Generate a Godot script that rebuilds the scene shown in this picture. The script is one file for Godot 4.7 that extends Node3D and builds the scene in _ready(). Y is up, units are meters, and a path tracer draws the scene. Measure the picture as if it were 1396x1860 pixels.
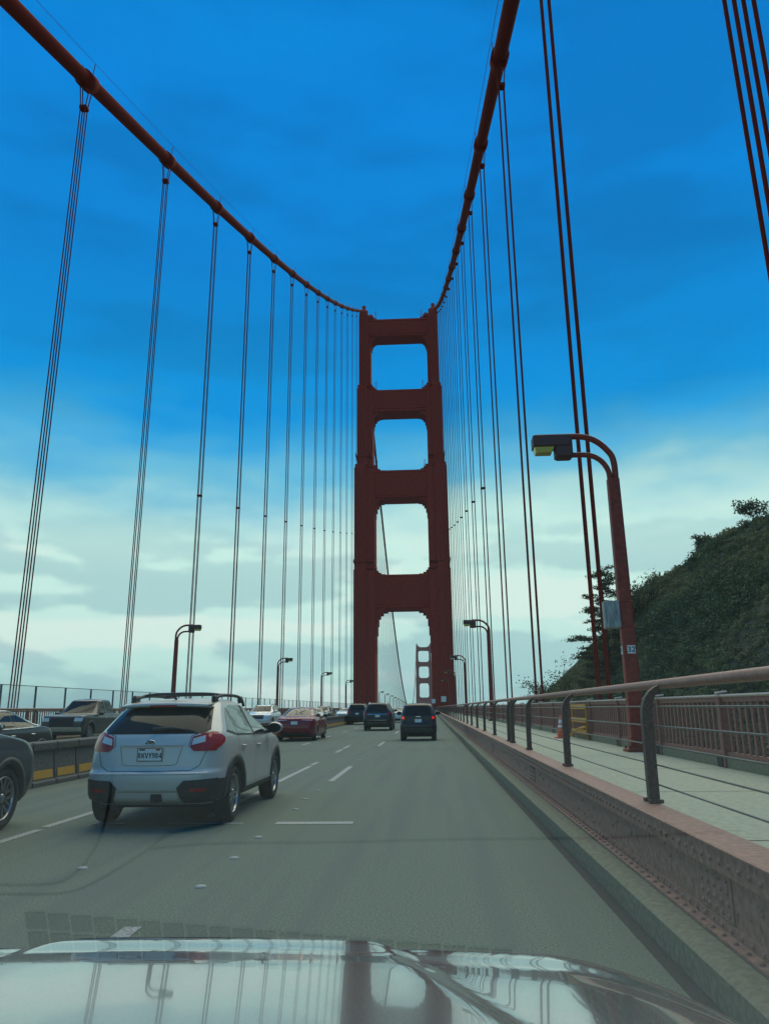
extends Node3D
# ---------------------------------------------------------------------------
# Approach to a suspension bridge tower, seen through a car's windscreen.
# x: to the right of the camera, y: up, -z: along the bridge. d = -z.
# ---------------------------------------------------------------------------
const GRADE := 0.037          # the side span climbs towards the tower
const CX := -8.17             # middle of the bridge
const TOWER_D := 259.0
const FAR_D := 1539.0
const EXPOSURE := 1.6
var M := {}
var used := {}
var rng := RandomNumberGenerator.new()

# ------------------------------------------------------------------ helpers
func deck_y(d: float) -> float:
	if d <= TOWER_D:
		return GRADE * d
	var t := d - TOWER_D
	return GRADE * TOWER_D + GRADE * t - 1.45e-5 * t * t

func tool() -> SurfaceTool:
	var s := SurfaceTool.new()
	s.begin(Mesh.PRIMITIVE_TRIANGLES)
	return s

func numbered(called: String) -> String:
	if not used.has(called):
		used[called] = 0
		return called
	used[called] += 1
	return "%s_%03d" % [called, used[called]]

func done(s: SurfaceTool, called: String, mat: Material, parent: Node = null) -> MeshInstance3D:
	s.generate_normals()
	return put(s.commit(), called, mat, parent)

func put(mesh: Mesh, called: String, mat: Material, parent: Node = null, xf := Transform3D()) -> MeshInstance3D:
	var o := MeshInstance3D.new()
	o.mesh = mesh
	o.material_override = mat
	o.transform = xf
	if parent == null:
		o.name = numbered(called)
		add_child(o)
	else:
		o.name = called
		parent.add_child(o, true)
	return o

func mesh_of(s: SurfaceTool) -> Mesh:
	s.generate_normals()
	return s.commit()

func tag(o: Node, label: String, category: String, group := "", kind := "") -> void:
	if label: o.set_meta("label", label)
	if category: o.set_meta("category", category)
	if group: o.set_meta("group", group)
	if kind: o.set_meta("kind", kind)

func thing(called: String, label: String, category: String, xf := Transform3D(), group := "") -> Node3D:
	var o := Node3D.new()
	o.name = numbered(called)
	o.transform = xf
	add_child(o)
	tag(o, label, category, group)
	return o

func nth(n: int) -> String:
	var words := ["first", "second", "third", "fourth", "fifth", "sixth", "seventh", "eighth", "ninth", "tenth"]
	if n <= 10: return words[n - 1]
	return "%d%s" % [n, "st" if n % 10 == 1 and n != 11 else "nd" if n % 10 == 2 and n != 12 else "rd" if n % 10 == 3 and n != 13 else "th"]

func node(called: String, parent: Node, xf := Transform3D()) -> Node3D:
	var o := Node3D.new()
	o.name = called
	o.transform = xf
	parent.add_child(o, true)
	return o

func on_deck(x: float, d: float, turn := 0.0, up := 0.0) -> Transform3D:
	var b := Basis(Vector3.RIGHT, atan(GRADE if d < TOWER_D else GRADE - 2.9e-5 * (d - TOWER_D)))
	return Transform3D(b * Basis(Vector3.UP, turn), Vector3(x, deck_y(d) + up, -d))

func tri(s: SurfaceTool, a: Vector3, b: Vector3, c: Vector3) -> void:
	s.add_vertex(a); s.add_vertex(c); s.add_vertex(b)

func quad(s: SurfaceTool, a: Vector3, b: Vector3, c: Vector3, d: Vector3) -> void:
	tri(s, a, b, c); tri(s, a, c, d)

func box(s: SurfaceTool, c: Vector3, size: Vector3, b := Basis()) -> void:
	s.set_smooth_group(-1)
	var h := size / 2.0
	var p := []
	for i in 8:
		p.append(c + b * Vector3(h.x * (1 if i & 1 else -1), h.y * (1 if i & 2 else -1), h.z * (1 if i & 4 else -1)))
	for f in [[0, 2, 3, 1], [4, 5, 7, 6], [0, 4, 6, 2], [1, 3, 7, 5], [0, 1, 5, 4], [2, 6, 7, 3]]:
		quad(s, p[f[0]], p[f[1]], p[f[2]], p[f[3]])

# a box whose upright and level edges are chamfered
func cbox(s: SurfaceTool, c: Vector3, size: Vector3, r: float, b := Basis()) -> void:
	s.set_smooth_group(-1)
	var h := size / 2.0
	r = min(r, min(h.x, min(h.y, h.z)) * 0.9)
	var rings := []
	for lv in [[-h.y, r], [-h.y + r, 0.0], [h.y - r, 0.0], [h.y, r]]:
		var i: float = lv[1]
		var x := h.x - i
		var z := h.z - i
		var q: float = r
		var y: float = lv[0]
		rings.append([Vector3(x - q, y, -z), Vector3(x, y, -z + q), Vector3(x, y, z - q), Vector3(x - q, y, z), Vector3(-x + q, y, z), Vector3(-x, y, z - q), Vector3(-x, y, -z + q), Vector3(-x + q, y, -z)])
	for k in 3:
		for i in 8:
			var j := (i + 1) % 8
			quad(s, c + b * rings[k][i], c + b * rings[k][j], c + b * rings[k + 1][j], c + b * rings[k + 1][i])
	for e in [0, 3]:
		for i in range(1, 7):
			if e == 0:
				tri(s, c + b * rings[e][0], c + b * rings[e][i + 1], c + b * rings[e][i])
			else:
				tri(s, c + b * rings[e][0], c + b * rings[e][i], c + b * rings[e][i + 1])

func tube(s: SurfaceTool, pts: Array, r, n := 8, caps := true) -> void:
	s.set_smooth_group(0)
	var rings := []
	var side := Vector3.ZERO
	for i in pts.size():
		var t: Vector3 = (pts[min(i + 1, pts.size() - 1)] - pts[max(i - 1, 0)]).normalized()
		if side == Vector3.ZERO:
			side = t.cross(Vector3.UP if absf(t.y) < 0.9 else Vector3.RIGHT).normalized()
		side = (side - t * side.dot(t)).normalized()
		var up := t.cross(side)
		var rr: float = r[i] if r is Array else r
		var ring := []
		for k in n:
			var a := TAU * k / n
			ring.append(pts[i] + (side * cos(a) + up * sin(a)) * rr)
		rings.append(ring)
	for i in rings.size() - 1:
		for k in n:
			var j := (k + 1) % n
			quad(s, rings[i][k], rings[i + 1][k], rings[i + 1][j], rings[i][j])
	if caps:
		s.set_smooth_group(-1)
		for e in [0, rings.size() - 1]:
			for k in range(1, n - 1):
				tri(s, rings[e][0], rings[e][k], rings[e][k + 1])

# profile: [radius, along] turned about an axis through o
func lathe(s: SurfaceTool, profile: Array, n: int, xf := Transform3D(), smooth := 0) -> void:
	s.set_smooth_group(smooth)
	for i in profile.size() - 1:
		for k in n:
			var a := TAU * k / n
			var b := TAU * (k + 1) / n
			var p: Vector2 = profile[i]
			var q: Vector2 = profile[i + 1]
			quad(s, xf * Vector3(p.x * cos(a), p.y, p.x * sin(a)), xf * Vector3(q.x * cos(a), q.y, q.x * sin(a)), xf * Vector3(q.x * cos(b), q.y, q.x * sin(b)), xf * Vector3(p.x * cos(b), p.y, p.x * sin(b)))

# polygon in x,y pushed from z0 to z1
func prism(s: SurfaceTool, poly: PackedVector2Array, z0: float, z1: float, xf := Transform3D()) -> void:
	s.set_smooth_group(-1)
	var t := Geometry2D.triangulate_polygon(poly)
	for z in [z0, z1]:
		for i in range(0, t.size(), 3):
			tri(s, xf * Vector3(poly[t[i]].x, poly[t[i]].y, z), xf * Vector3(poly[t[i + 1]].x, poly[t[i + 1]].y, z), xf * Vector3(poly[t[i + 2]].x, poly[t[i + 2]].y, z))
	for i in poly.size():
		var a := poly[i]
		var b := poly[(i + 1) % poly.size()]
		quad(s, xf * Vector3(a.x, a.y, z0), xf * Vector3(b.x, b.y, z0), xf * Vector3(b.x, b.y, z1), xf * Vector3(a.x, a.y, z1))

# a cross-section in x,y carried along the deck
func sweep(s: SurfaceTool, section: Array, ds: Array, closed := true, smooth := -1) -> void:
	s.set_smooth_group(smooth)
	var n := section.size()
	for i in ds.size() - 1:
		var y0 := deck_y(ds[i])
		var y1 := deck_y(ds[i + 1])
		for k in (n if closed else n - 1):
			var p: Vector2 = section[k]
			var q: Vector2 = section[(k + 1) % n]
			quad(s, Vector3(p.x, p.y + y0, -ds[i]), Vector3(q.x, q.y + y0, -ds[i]), Vector3(q.x, q.y + y1, -ds[i + 1]), Vector3(p.x, p.y + y1, -ds[i + 1]))
	if closed:
		var poly := PackedVector2Array(section)
		var t := Geometry2D.triangulate_polygon(poly)
		for d in [ds[0], ds[-1]]:
			for i in range(0, t.size(), 3):
				tri(s, Vector3(poly[t[i]].x, poly[t[i]].y + deck_y(d), -d), Vector3(poly[t[i + 1]].x, poly[t[i + 1]].y + deck_y(d), -d), Vector3(poly[t[i + 2]].x, poly[t[i + 2]].y + deck_y(d), -d))

func rect(x0: float, x1: float, y0: float, y1: float) -> Array:
	return [Vector2(x0, y0), Vector2(x1, y0), Vector2(x1, y1), Vector2(x0, y1)]

func span(a: float, b: float, step: float) -> Array:
	var out := []
	var n := int(max(1, ceil((b - a) / step)))
	for i in n + 1:
		out.append(a + (b - a) * i / n)
	return out

# a polygon cut fine and laid on a curved surface
func patch(s: SurfaceTool, poly: Array, at: Callable, edge := 0.06) -> void:
	s.set_smooth_group(0)
	var p := PackedVector2Array(poly)
	var t := Geometry2D.triangulate_polygon(p)
	var longest := 0.0
	for i in range(0, t.size(), 3):
		for k in 3:
			longest = max(longest, p[t[i + k]].distance_to(p[t[i + (k + 1) % 3]]))
	var n := int(clamp(ceil(longest / edge), 1, 40))
	for i in range(0, t.size(), 3):
		var a := p[t[i]]
		var b := p[t[i + 1]]
		var c := p[t[i + 2]]
		for u in n:
			for v in n - u:
				var f := func(i1, j1): return at.call(a + (b - a) * (float(i1) / n) + (c - a) * (float(j1) / n))
				tri(s, f.call(u, v), f.call(u + 1, v), f.call(u, v + 1))
				if u + v < n - 1:
					tri(s, f.call(u + 1, v), f.call(u + 1, v + 1), f.call(u, v + 1))

func lin(r: float, g: float, b: float) -> Color:
	return Color(r, g, b).linear_to_srgb()

func mat(c: Color, rough := 0.6, metal := 0.0) -> StandardMaterial3D:
	var m := StandardMaterial3D.new()
	m.albedo_color = c
	m.roughness = rough
	m.metallic = metal
	return m

# grain: a greyscale noise between two tones times the colour, in world axes
func grain(m: StandardMaterial3D, freq: float, lo: float, hi: float, scale: float, sd: int, bump := 0.0, octaves := 5) -> StandardMaterial3D:
	var n := FastNoiseLite.new()
	n.seed = sd
	n.frequency = freq
	n.fractal_octaves = octaves
	var g := Gradient.new()
	g.set_color(0, Color(lo, lo, lo))
	g.set_color(1, Color(hi, hi, hi))
	var t := NoiseTexture2D.new()
	t.width = 512; t.height = 512
	t.seamless = true
	t.noise = n
	t.color_ramp = g
	m.albedo_texture = t
	m.uv1_triplanar = true
	m.uv1_world_triplanar = true
	m.uv1_scale = Vector3.ONE * scale
	if bump > 0.0:
		var nt := NoiseTexture2D.new()
		nt.width = 512; nt.height = 512
		nt.seamless = true
		nt.noise = n
		nt.as_normal_map = true
		nt.bump_strength = bump
		m.normal_enabled = true
		m.normal_texture = nt
	return m

func detail(m: StandardMaterial3D, tone: Color, freq: float, scale: float, sd: int, edge0: float, edge1: float) -> void:
	# second, coarser pattern laid over the first as stains
	var n := FastNoiseLite.new()
	n.seed = sd
	n.frequency = freq
	var g := Gradient.new()
	g.offsets = PackedFloat32Array([0.0, edge0, edge1, 1.0])
	g.colors = PackedColorArray([Color(tone.r, tone.g, tone.b, 0), Color(tone.r, tone.g, tone.b, 0), tone, tone])
	var t := NoiseTexture2D.new()
	t.width = 512; t.height = 512
	t.seamless = true
	t.noise = n
	t.color_ramp = g
	m.detail_enabled = true
	m.detail_albedo = t
	m.detail_uv_layer = BaseMaterial3D.DETAIL_UV_2
	m.uv2_triplanar = true
	m.uv2_world_triplanar = true
	m.uv2_scale = Vector3.ONE * scale

func glass(c: Color, alpha: float) -> StandardMaterial3D:
	var m := mat(Color(c.r, c.g, c.b, alpha), 0.02)
	m.transparency = BaseMaterial3D.TRANSPARENCY_ALPHA
	return m

func paint(c: Color, rough := 0.35, metal := 0.0, coat := 1.0) -> StandardMaterial3D:
	var m := mat(c, rough, metal)
	m.clearcoat_enabled = true
	m.clearcoat = coat
	if coat < 1.0: m.metallic_specular = 0.3
	m.clearcoat_roughness = 0.03
	return m

func letters(text: String, size: float, thick: float, called: String, m: Material, parent: Node, xf: Transform3D, wide := 1.0, face := "Droid Sans") -> MeshInstance3D:
	var t := TextMesh.new()
	var f := SystemFont.new()
	f.font_names = PackedStringArray([face])
	f.font_weight = 700
	t.font = f
	t.text = text
	t.font_size = 64
	t.pixel_size = size / 46.0
	t.depth = thick
	t.curve_step = 2.0
	return put(t, called, m, parent, xf * Transform3D(Basis.from_scale(Vector3(wide, 1, 1)), Vector3.ZERO))

# ------------------------------------------------------------------ sky
func sky_image() -> Image:
	var keys := [[0.0, Color8(163, 210, 210)], [2.5, Color8(176, 220, 216)], [5.0, Color8(200, 242, 232)], [9.0, Color8(208, 247, 236)], [13.8, Color8(208, 247, 236)], [16.3, Color8(172, 224, 228)], [18.3, Color8(112, 196, 227)], [20.6, Color8(70, 176, 229)], [22.4, Color8(38, 163, 228)], [24.2, Color8(4, 150, 225)], [28.0, Color8(0, 141, 219)], [33.0, Color8(0, 131, 211)], [38.0, Color8(0, 134, 220)], [43.0, Color8(0, 134, 222)], [50.0, Color8(0, 130, 216)], [60.0, Color8(0, 127, 210)], [90.0, Color8(0, 125, 207)]]
	var lut := []
	for e in 901:
		var el := e / 10.0
		var k := 0
		while k < keys.size() - 2 and keys[k + 1][0] < el:
			k += 1
		var t: float = clamp((el - keys[k][0]) / (keys[k + 1][0] - keys[k][0]), 0, 1)
		lut.append((keys[k][1] as Color).srgb_to_linear().lerp((keys[k + 1][1] as Color).srgb_to_linear(), t))
	var w := 2048
	var h := 1024
	var im := Image.create(w, h, false, Image.FORMAT_RGBF)
	var low: Color = lut[0]
	im.fill(Color(low.r * 0.45, low.g * 0.5, low.b * 0.5) / 1.60)
	var n1 := FastNoiseLite.new(); n1.seed = 11; n1.frequency = 1.6; n1.fractal_octaves = 5
	var n2 := FastNoiseLite.new(); n2.seed = 47; n2.frequency = 1.1; n2.fractal_octaves = 4
	var n3 := FastNoiseLite.new(); n3.seed = 5; n3.frequency = 6.5; n3.fractal_octaves = 5
	var white := Color8(230, 250, 240).srgb_to_linear()
	var grey := Color8(156, 200, 206).srgb_to_linear()
	var pale := Color8(0, 152, 236).srgb_to_linear()
	for j in h / 2:
		var el := 90.0 - 180.0 * (j + 0.5) / h
		var ce := cos(deg_to_rad(el))
		var se := sin(deg_to_rad(el))
		for i in w:
			var az := TAU * ((i + 0.5) / w - 0.5)
			var x := sin(az) * ce
			var z := -cos(az) * ce
			# clouds lie flat: stretch them near the horizon
			var a := n1.get_noise_3d(x * 1.6, se * 8.0, z * 1.6)
			var b := n2.get_noise_3d(x * 1.4, se * 4.5, z * 1.4)
			var c := n3.get_noise_3d(x * 1.3, se * 4.0, z * 1.3)
			var e2 := clampf(el + b * 3.2 + c * 1.3, 0.0, 90.0)
			if el < 4.0: e2 = lerpf(el, e2, el / 4.0)
			var col: Color = lut[int(e2 * 10.0)]
			var band := smoothstep(17.0, 9.0, el)
			col = col.lerp(white, smoothstep(-0.02, 0.26, a + 0.55 * c) * 0.75 * band)
			col = col.lerp(grey, smoothstep(0.03, 0.30, -a + 0.4 * b + 0.6 * c) * 0.62 * smoothstep(19.0, 10.0, el))
			var veil := clampf((b * 0.9 + a * 0.6 + c * 0.35) * 0.6 - 0.02, -0.25, 0.4) * smoothstep(14.0, 26.0, el)
			if veil > 0.0:
				col = col.lerp(pale, veil * 0.75)
			else:
				col = col * (1.0 + veil * 0.6)
			# thin cloud lit from behind by the veiled sun
			var glow := exp(-(pow((rad_to_deg(az) - 23.5) * ce / 4.2, 2.0) + pow((el - 33.5) / 3.0, 2.0))) * (0.75 + 1.2 * c)
			col = col.lerp(Color(0.0, 0.56, 0.98), clampf(glow, 0.0, 0.85))
			im.set_pixel(i, j, col / 1.60)
	return im

func _ready() -> void:
	rng.seed = 7
	# ---- camera
	var cam := Camera3D.new()
	cam.name = "camera"
	cam.transform = Transform3D(Basis(Vector3(0.998331, -0.009502, -0.056965), Vector3(0.024992, 0.960314, 0.277801), Vector3(0.052064, -0.278761, 0.958948)), Vector3(0, 1.28, 0))
	cam.fov = 66.343
	cam.near = 0.05
	cam.far = 12000.0
	cam.current = true
	add_child(cam)
	# ---- sky, sun, exposure
	var env := Environment.new()
	env.background_mode = Environment.BG_SKY
	var sm := PanoramaSkyMaterial.new()
	sm.panorama = ImageTexture.create_from_image(sky_image())
	var sky := Sky.new()
	sky.sky_material = sm
	env.sky = sky
	env.tonemap_mode = Environment.TONE_MAPPER_LINEAR
	env.tonemap_exposure = EXPOSURE
	env.sdfgi_enabled = true
	env.ssao_enabled = true
	env.ssil_enabled = true
	env.fog_enabled = true
	env.fog_light_color = Color(0.78, 0.87, 0.88)
	env.fog_density = 0.00009
	var we := WorldEnvironment.new()
	we.name = "environment"
	we.environment = env
	add_child(we)
	var sun := DirectionalLight3D.new()
	sun.name = "sun"
	# behind thin cloud, ahead and high
	sun.look_at_from_position(Vector3.ZERO, -Vector3(0.08, 0.86, -0.50), Vector3.UP)
	sun.light_energy = 0.5
	sun.light_color = Color(1.0, 0.97, 0.77)
	sun.light_angular_distance = 65.0
	sun.shadow_enabled = true
	add_child(sun)
	materials()
	# ---- large structure
	ground()
	roadway()
	towers()
	main_cables()
	suspenders()
	walkways()
	hillside()
	# ---- objects
	lamps()
	median()
	traffic()
	small_things()
	own_car()

func materials() -> void:
	M.asphalt = grain(mat(lin(0.200, 0.255, 0.180), 0.9), 0.13, 0.52, 1.0, 0.7, 3, 1.2)
	detail(M.asphalt, Color(0.34, 0.37, 0.34, 0.75), 0.014, 0.045, 21, 0.40, 0.78)
	M.asphalt.uv2_scale = Vector3(0.30, 0.30, 0.012)
	M.gutter = grain(mat(lin(0.022, 0.026, 0.026), 0.85), 0.04, 0.6, 1.0, 0.7, 31)
	M.walk = grain(mat(lin(0.43, 0.44, 0.31), 0.9), 0.04, 0.84, 1.0, 0.4, 5, 0.3)
	M.kerb = grain(mat(lin(0.26, 0.25, 0.155), 0.9), 0.05, 0.72, 1.0, 0.6, 6, 0.5)
	M.paint = grain(mat(lin(0.62, 0.62, 0.58), 0.7), 0.05, 0.45, 1.0, 1.3, 9)
	M.dot = mat(lin(0.34, 0.35, 0.31), 0.8)
	M.orange = grain(mat(lin(0.47, 0.034, 0.017), 0.75), 0.02, 0.75, 1.0, 0.11, 12)
	M.orange.metallic_specular = 0.2
	M.girder = grain(mat(lin(0.43, 0.215, 0.15), 0.65), 0.03, 0.68, 1.0, 0.8, 14, 0.3)
	detail(M.girder, Color(0.25, 0.18, 0.155, 0.6), 0.03, 0.6, 15, 0.68, 0.82)
	M.rail = grain(mat(lin(0.42, 0.19, 0.13), 0.55), 0.03, 0.7, 1.0, 0.9, 16)
	M.post = grain(mat(lin(0.15, 0.075, 0.050), 0.6), 0.04, 0.6, 1.0, 1.2, 17, 1.0)
	M.picket = grain(mat(lin(0.34, 0.125, 0.085), 0.6), 0.03, 0.7, 1.0, 0.9, 18)
	M.cap = grain(mat(lin(0.52, 0.42, 0.35), 0.4), 0.03, 0.75, 1.0, 0.9, 19)
	M.lamp_post = grain(mat(lin(0.33, 0.046, 0.026), 0.55), 0.02, 0.75, 1.0, 0.5, 20)
	M.lamp_post.metallic_specular = 0.35
	M.lamp_head = mat(lin(0.085, 0.026, 0.022), 0.6)
	M.lens = mat(lin(0.50, 0.44, 0.10), 0.2)
	M.wire = mat(lin(0.10, 0.085, 0.075), 0.4, 0.4)
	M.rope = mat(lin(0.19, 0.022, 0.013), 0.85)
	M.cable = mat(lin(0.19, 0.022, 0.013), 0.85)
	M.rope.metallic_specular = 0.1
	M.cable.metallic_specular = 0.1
	M.black = mat(lin(0.012, 0.012, 0.012), 0.7)
	M.rubber = grain(mat(lin(0.022, 0.022, 0.022), 0.85), 0.05, 0.7, 1.0, 3.0, 22)
	M.plastic = mat(lin(0.025, 0.026, 0.027), 0.6)
	M.silver = paint(lin(0.52, 0.51, 0.47), 0.45, 0.2, 0.5)
	M.silver.clearcoat_roughness = 0.14
	M.white = paint(lin(0.62, 0.63, 0.62), 0.35)
	M.maroon = paint(lin(0.21, 0.012, 0.022), 0.35, 0.1, 0.45)
	M.ink = paint(lin(0.016, 0.017, 0.019), 0.4, 0.0, 0.3)
	M.navy = paint(lin(0.022, 0.030, 0.040), 0.35, 0.1, 0.5)
	M.gunmetal = paint(lin(0.05, 0.058, 0.058), 0.35, 0.2, 0.5)
	M.hood = paint(lin(0.40, 0.42, 0.43), 0.16, 0.85)
	M.window = mat(lin(0.012, 0.016, 0.016), 0.03)
	M.window.metallic_specular = 0.24
	M.side_glass = mat(lin(0.012, 0.016, 0.016), 0.03)
	M.side_glass.metallic_specular = 0.75
	M.chrome = mat(lin(0.6, 0.62, 0.62), 0.12, 1.0)
	M.alloy = mat(lin(0.36, 0.37, 0.37), 0.3, 0.8)
	M.red_lens = paint(lin(0.36, 0.006, 0.008), 0.25, 0.0, 0.4)
	M.clear_lens = paint(lin(0.55, 0.56, 0.55), 0.12)
	M.plate = mat(lin(0.70, 0.72, 0.70), 0.45)
	M.ink_blue = mat(lin(0.012, 0.018, 0.05), 0.5)
	M.brake = mat(lin(0.5, 0.02, 0.02), 0.2)
	M.brake.emission_enabled = true
	M.brake.emission = Color(1.0, 0.12, 0.08)
	M.brake.emission_energy_multiplier = 0.5
	M.yellow = grain(mat(lin(0.78, 0.38, 0.012), 0.6), 0.04, 0.7, 1.0, 1.5, 23)
	M.median = grain(mat(lin(0.15, 0.145, 0.125), 0.8), 0.03, 0.55, 1.0, 0.9, 24, 1.0)
	M.cone = mat(lin(0.75, 0.10, 0.02), 0.5)
	M.reflective = mat(lin(0.75, 0.76, 0.74), 0.4)
	M.galv = grain(mat(lin(0.44, 0.46, 0.42), 0.6), 0.015, 0.6, 1.0, 2.0, 25)
	M.galv.uv1_scale = Vector3(1.6, 0.25, 1.6)
	M.sign = mat(lin(0.66, 0.68, 0.66), 0.5)
	M.fence = mat(lin(0.07, 0.085, 0.09), 0.5)
	M.water = grain(mat(lin(0.02, 0.05, 0.055), 0.12), 0.02, 0.8, 1.0, 0.01, 26, 2.0)
	M.soil = grain(mat(lin(0.075, 0.078, 0.040), 0.95), 0.02, 0.6, 1.0, 0.06, 27)
	M.windscreen = glass(Color(1, 1, 1), 0.0)
	M.dash = grain(mat(lin(0.22, 0.235, 0.205), 0.95), 0.06, 0.85, 1.0, 6.0, 29)
	M.bark = grain(mat(lin(0.045, 0.035, 0.026), 0.95), 0.04, 0.6, 1.0, 1.0, 28)

# ------------------------------------------------------------------ ground and deck
func ground() -> void:
	var s := tool()
	s.set_smooth_group(-1)
	quad(s, Vector3(-9000, -62, 2000), Vector3(9000, -62, 2000), Vector3(9000, -62, -9000), Vector3(-9000, -62, -9000))
	tag(done(s, "water", M.water), "", "", "", "structure")

func strip(s: SurfaceTool, x0: float, x1: float, d0: float, d1: float, up := 0.004) -> void:
	s.set_smooth_group(-1)
	quad(s, Vector3(x0, deck_y(d0) + up, -d0), Vector3(x1, deck_y(d0) + up, -d0), Vector3(x1, deck_y(d1) + up, -d1), Vector3(x0, deck_y(d1) + up, -d1))

func roadway() -> void:
	var ds := span(-60, TOWER_D, 12.0) + span(TOWER_D, FAR_D + 300, 20.0).slice(1)
	var s := tool()
	sweep(s, [Vector2(-17.75, 0), Vector2(1.135, 0), Vector2(1.135, -0.5), Vector2(-17.75, -0.5)], ds)
	tag(done(s, "road", M.asphalt), "", "", "", "structure")
	s = tool()
	sweep(s, rect(1.137, 1.40, -0.5, -0.03), ds)
	tag(done(s, "gutter", M.gutter), "", "", "", "structure")
	# stiffening truss chord and floor under the deck
	s = tool()
	sweep(s, rect(CX - 13.9, CX + 13.9, -1.6, -0.55), ds)
	tag(done(s, "bridge_floor", M.orange), "", "", "", "structure")
	# kerbs
	for side in [1, -1]:
		s = tool()
		var sec := [Vector2(9.42, -0.3), Vector2(9.42, 0.115), Vector2(9.45, 0.135), Vector2(9.70, 0.15), Vector2(9.70, -0.3)]
		var sec2 := []
		for v in sec: sec2.append(Vector2(CX + side * v.x, v.y))
		sweep(s, sec2, ds)
		tag(done(s, "kerb", M.kerb), "", "", "", "structure")
	# painted lane lines, laid as the photograph shows them
	var marks := [[-1.84, -8.5, -5.0], [-1.84, 1.5, 5.2], [-1.84, 15.0, 18.7], [-1.84, 28.6, 32.2], [-1.84, 42.0, 46.5], [-1.84, 56, 60.5], [-1.84, 70, 74.5], [-1.84, 84, 88.5],
		[-2.76, 10.2, 14.6], [-2.80, 14.9, 18.9], [-2.82, 19.2, 20.2], [-2.88, 24.6, 26.4], [-2.9, 27.0, 29.0],
		[-4.41, 6.0, 9.2], [-4.44, 9.4, 11.2], [-4.62, 21.8, 24.0], [-4.74, 29.8, 31.8], [-4.88, 37.2, 39.4], [-4.95, 45.4, 48.0], [-5.0, 53.0, 56.0], [-5.0, 61, 64], [-5.0, 69, 72],
		[-11.2, 12, 15.6], [-11.2, 26, 29.6], [-11.2, 40, 43.6], [-11.2, 54, 57.6], [-14.5, 18, 21.6], [-14.5, 32, 35.6], [-14.5, 46, 49.6], [-14.5, 60, 63.6]]
	var road := get_node("road")
	for m in marks:
		s = tool()
		strip(s, m[0] - 0.055, m[0] + 0.055, m[1], m[2])
		done(s, "lane_mark", M.paint, road)
	# worn transverse bars
	for m in [[-1.82, -0.92, 9.55, 9.74], [-3.98, -3.62, 9.62, 9.74], [-3.1, -2.2, 9.60, 9.68]]:
		s = tool()
		strip(s, m[0], m[1], m[2], m[3])
		done(s, "worn_bar_mark", M.paint, road)
	# raised round lane dots
	for p in [[-1.74, 6.3], [-1.77, 7.45], [-1.80, 8.6], [-1.80, 10.9], [-1.86, 12.1], [-1.83, 13.3], [-2.95, 7.0], [-1.84, 21.0], [-1.84, 23.5], [-1.84, 26.0]]:
		s = tool()
		lathe(s, [Vector2(0.045, 0.0), Vector2(0.042, 0.010), Vector2(0.025, 0.015), Vector2(0.0, 0.017)], 12, on_deck(p[0], p[1], 0, 0.001))
		done(s, "lane_dot", M.dot, road)
	# expansion joints of the deck
	for d in [25.97, 71.7, 117.4, 163.1, 208.9]:
		s = tool()
		strip(s, -17.5, 1.2, d, d + 0.09, 0.003)
		done(s, "expansion_joint", M.plastic, road)

# ------------------------------------------------------------------ towers
func stepped(s: SurfaceTool, pts: Array, x_in: float, y_level: float, z0: float, z1: float, side: float) -> void:
	# pts: [x, y] staircase of boxes that fill the corner between x_in (leg) and y_level (strut)
	for p in pts:
		var x0: float = p[0]
		var ya: float = min(p[1], y_level)
		var yb: float = max(p[1], y_level)
		box(s, Vector3(side * (x_in + x0) / 2.0, (ya + yb) / 2.0, (z0 + z1) / 2.0), Vector3(absf(x_in - x0), yb - ya, z1 - z0))

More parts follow.
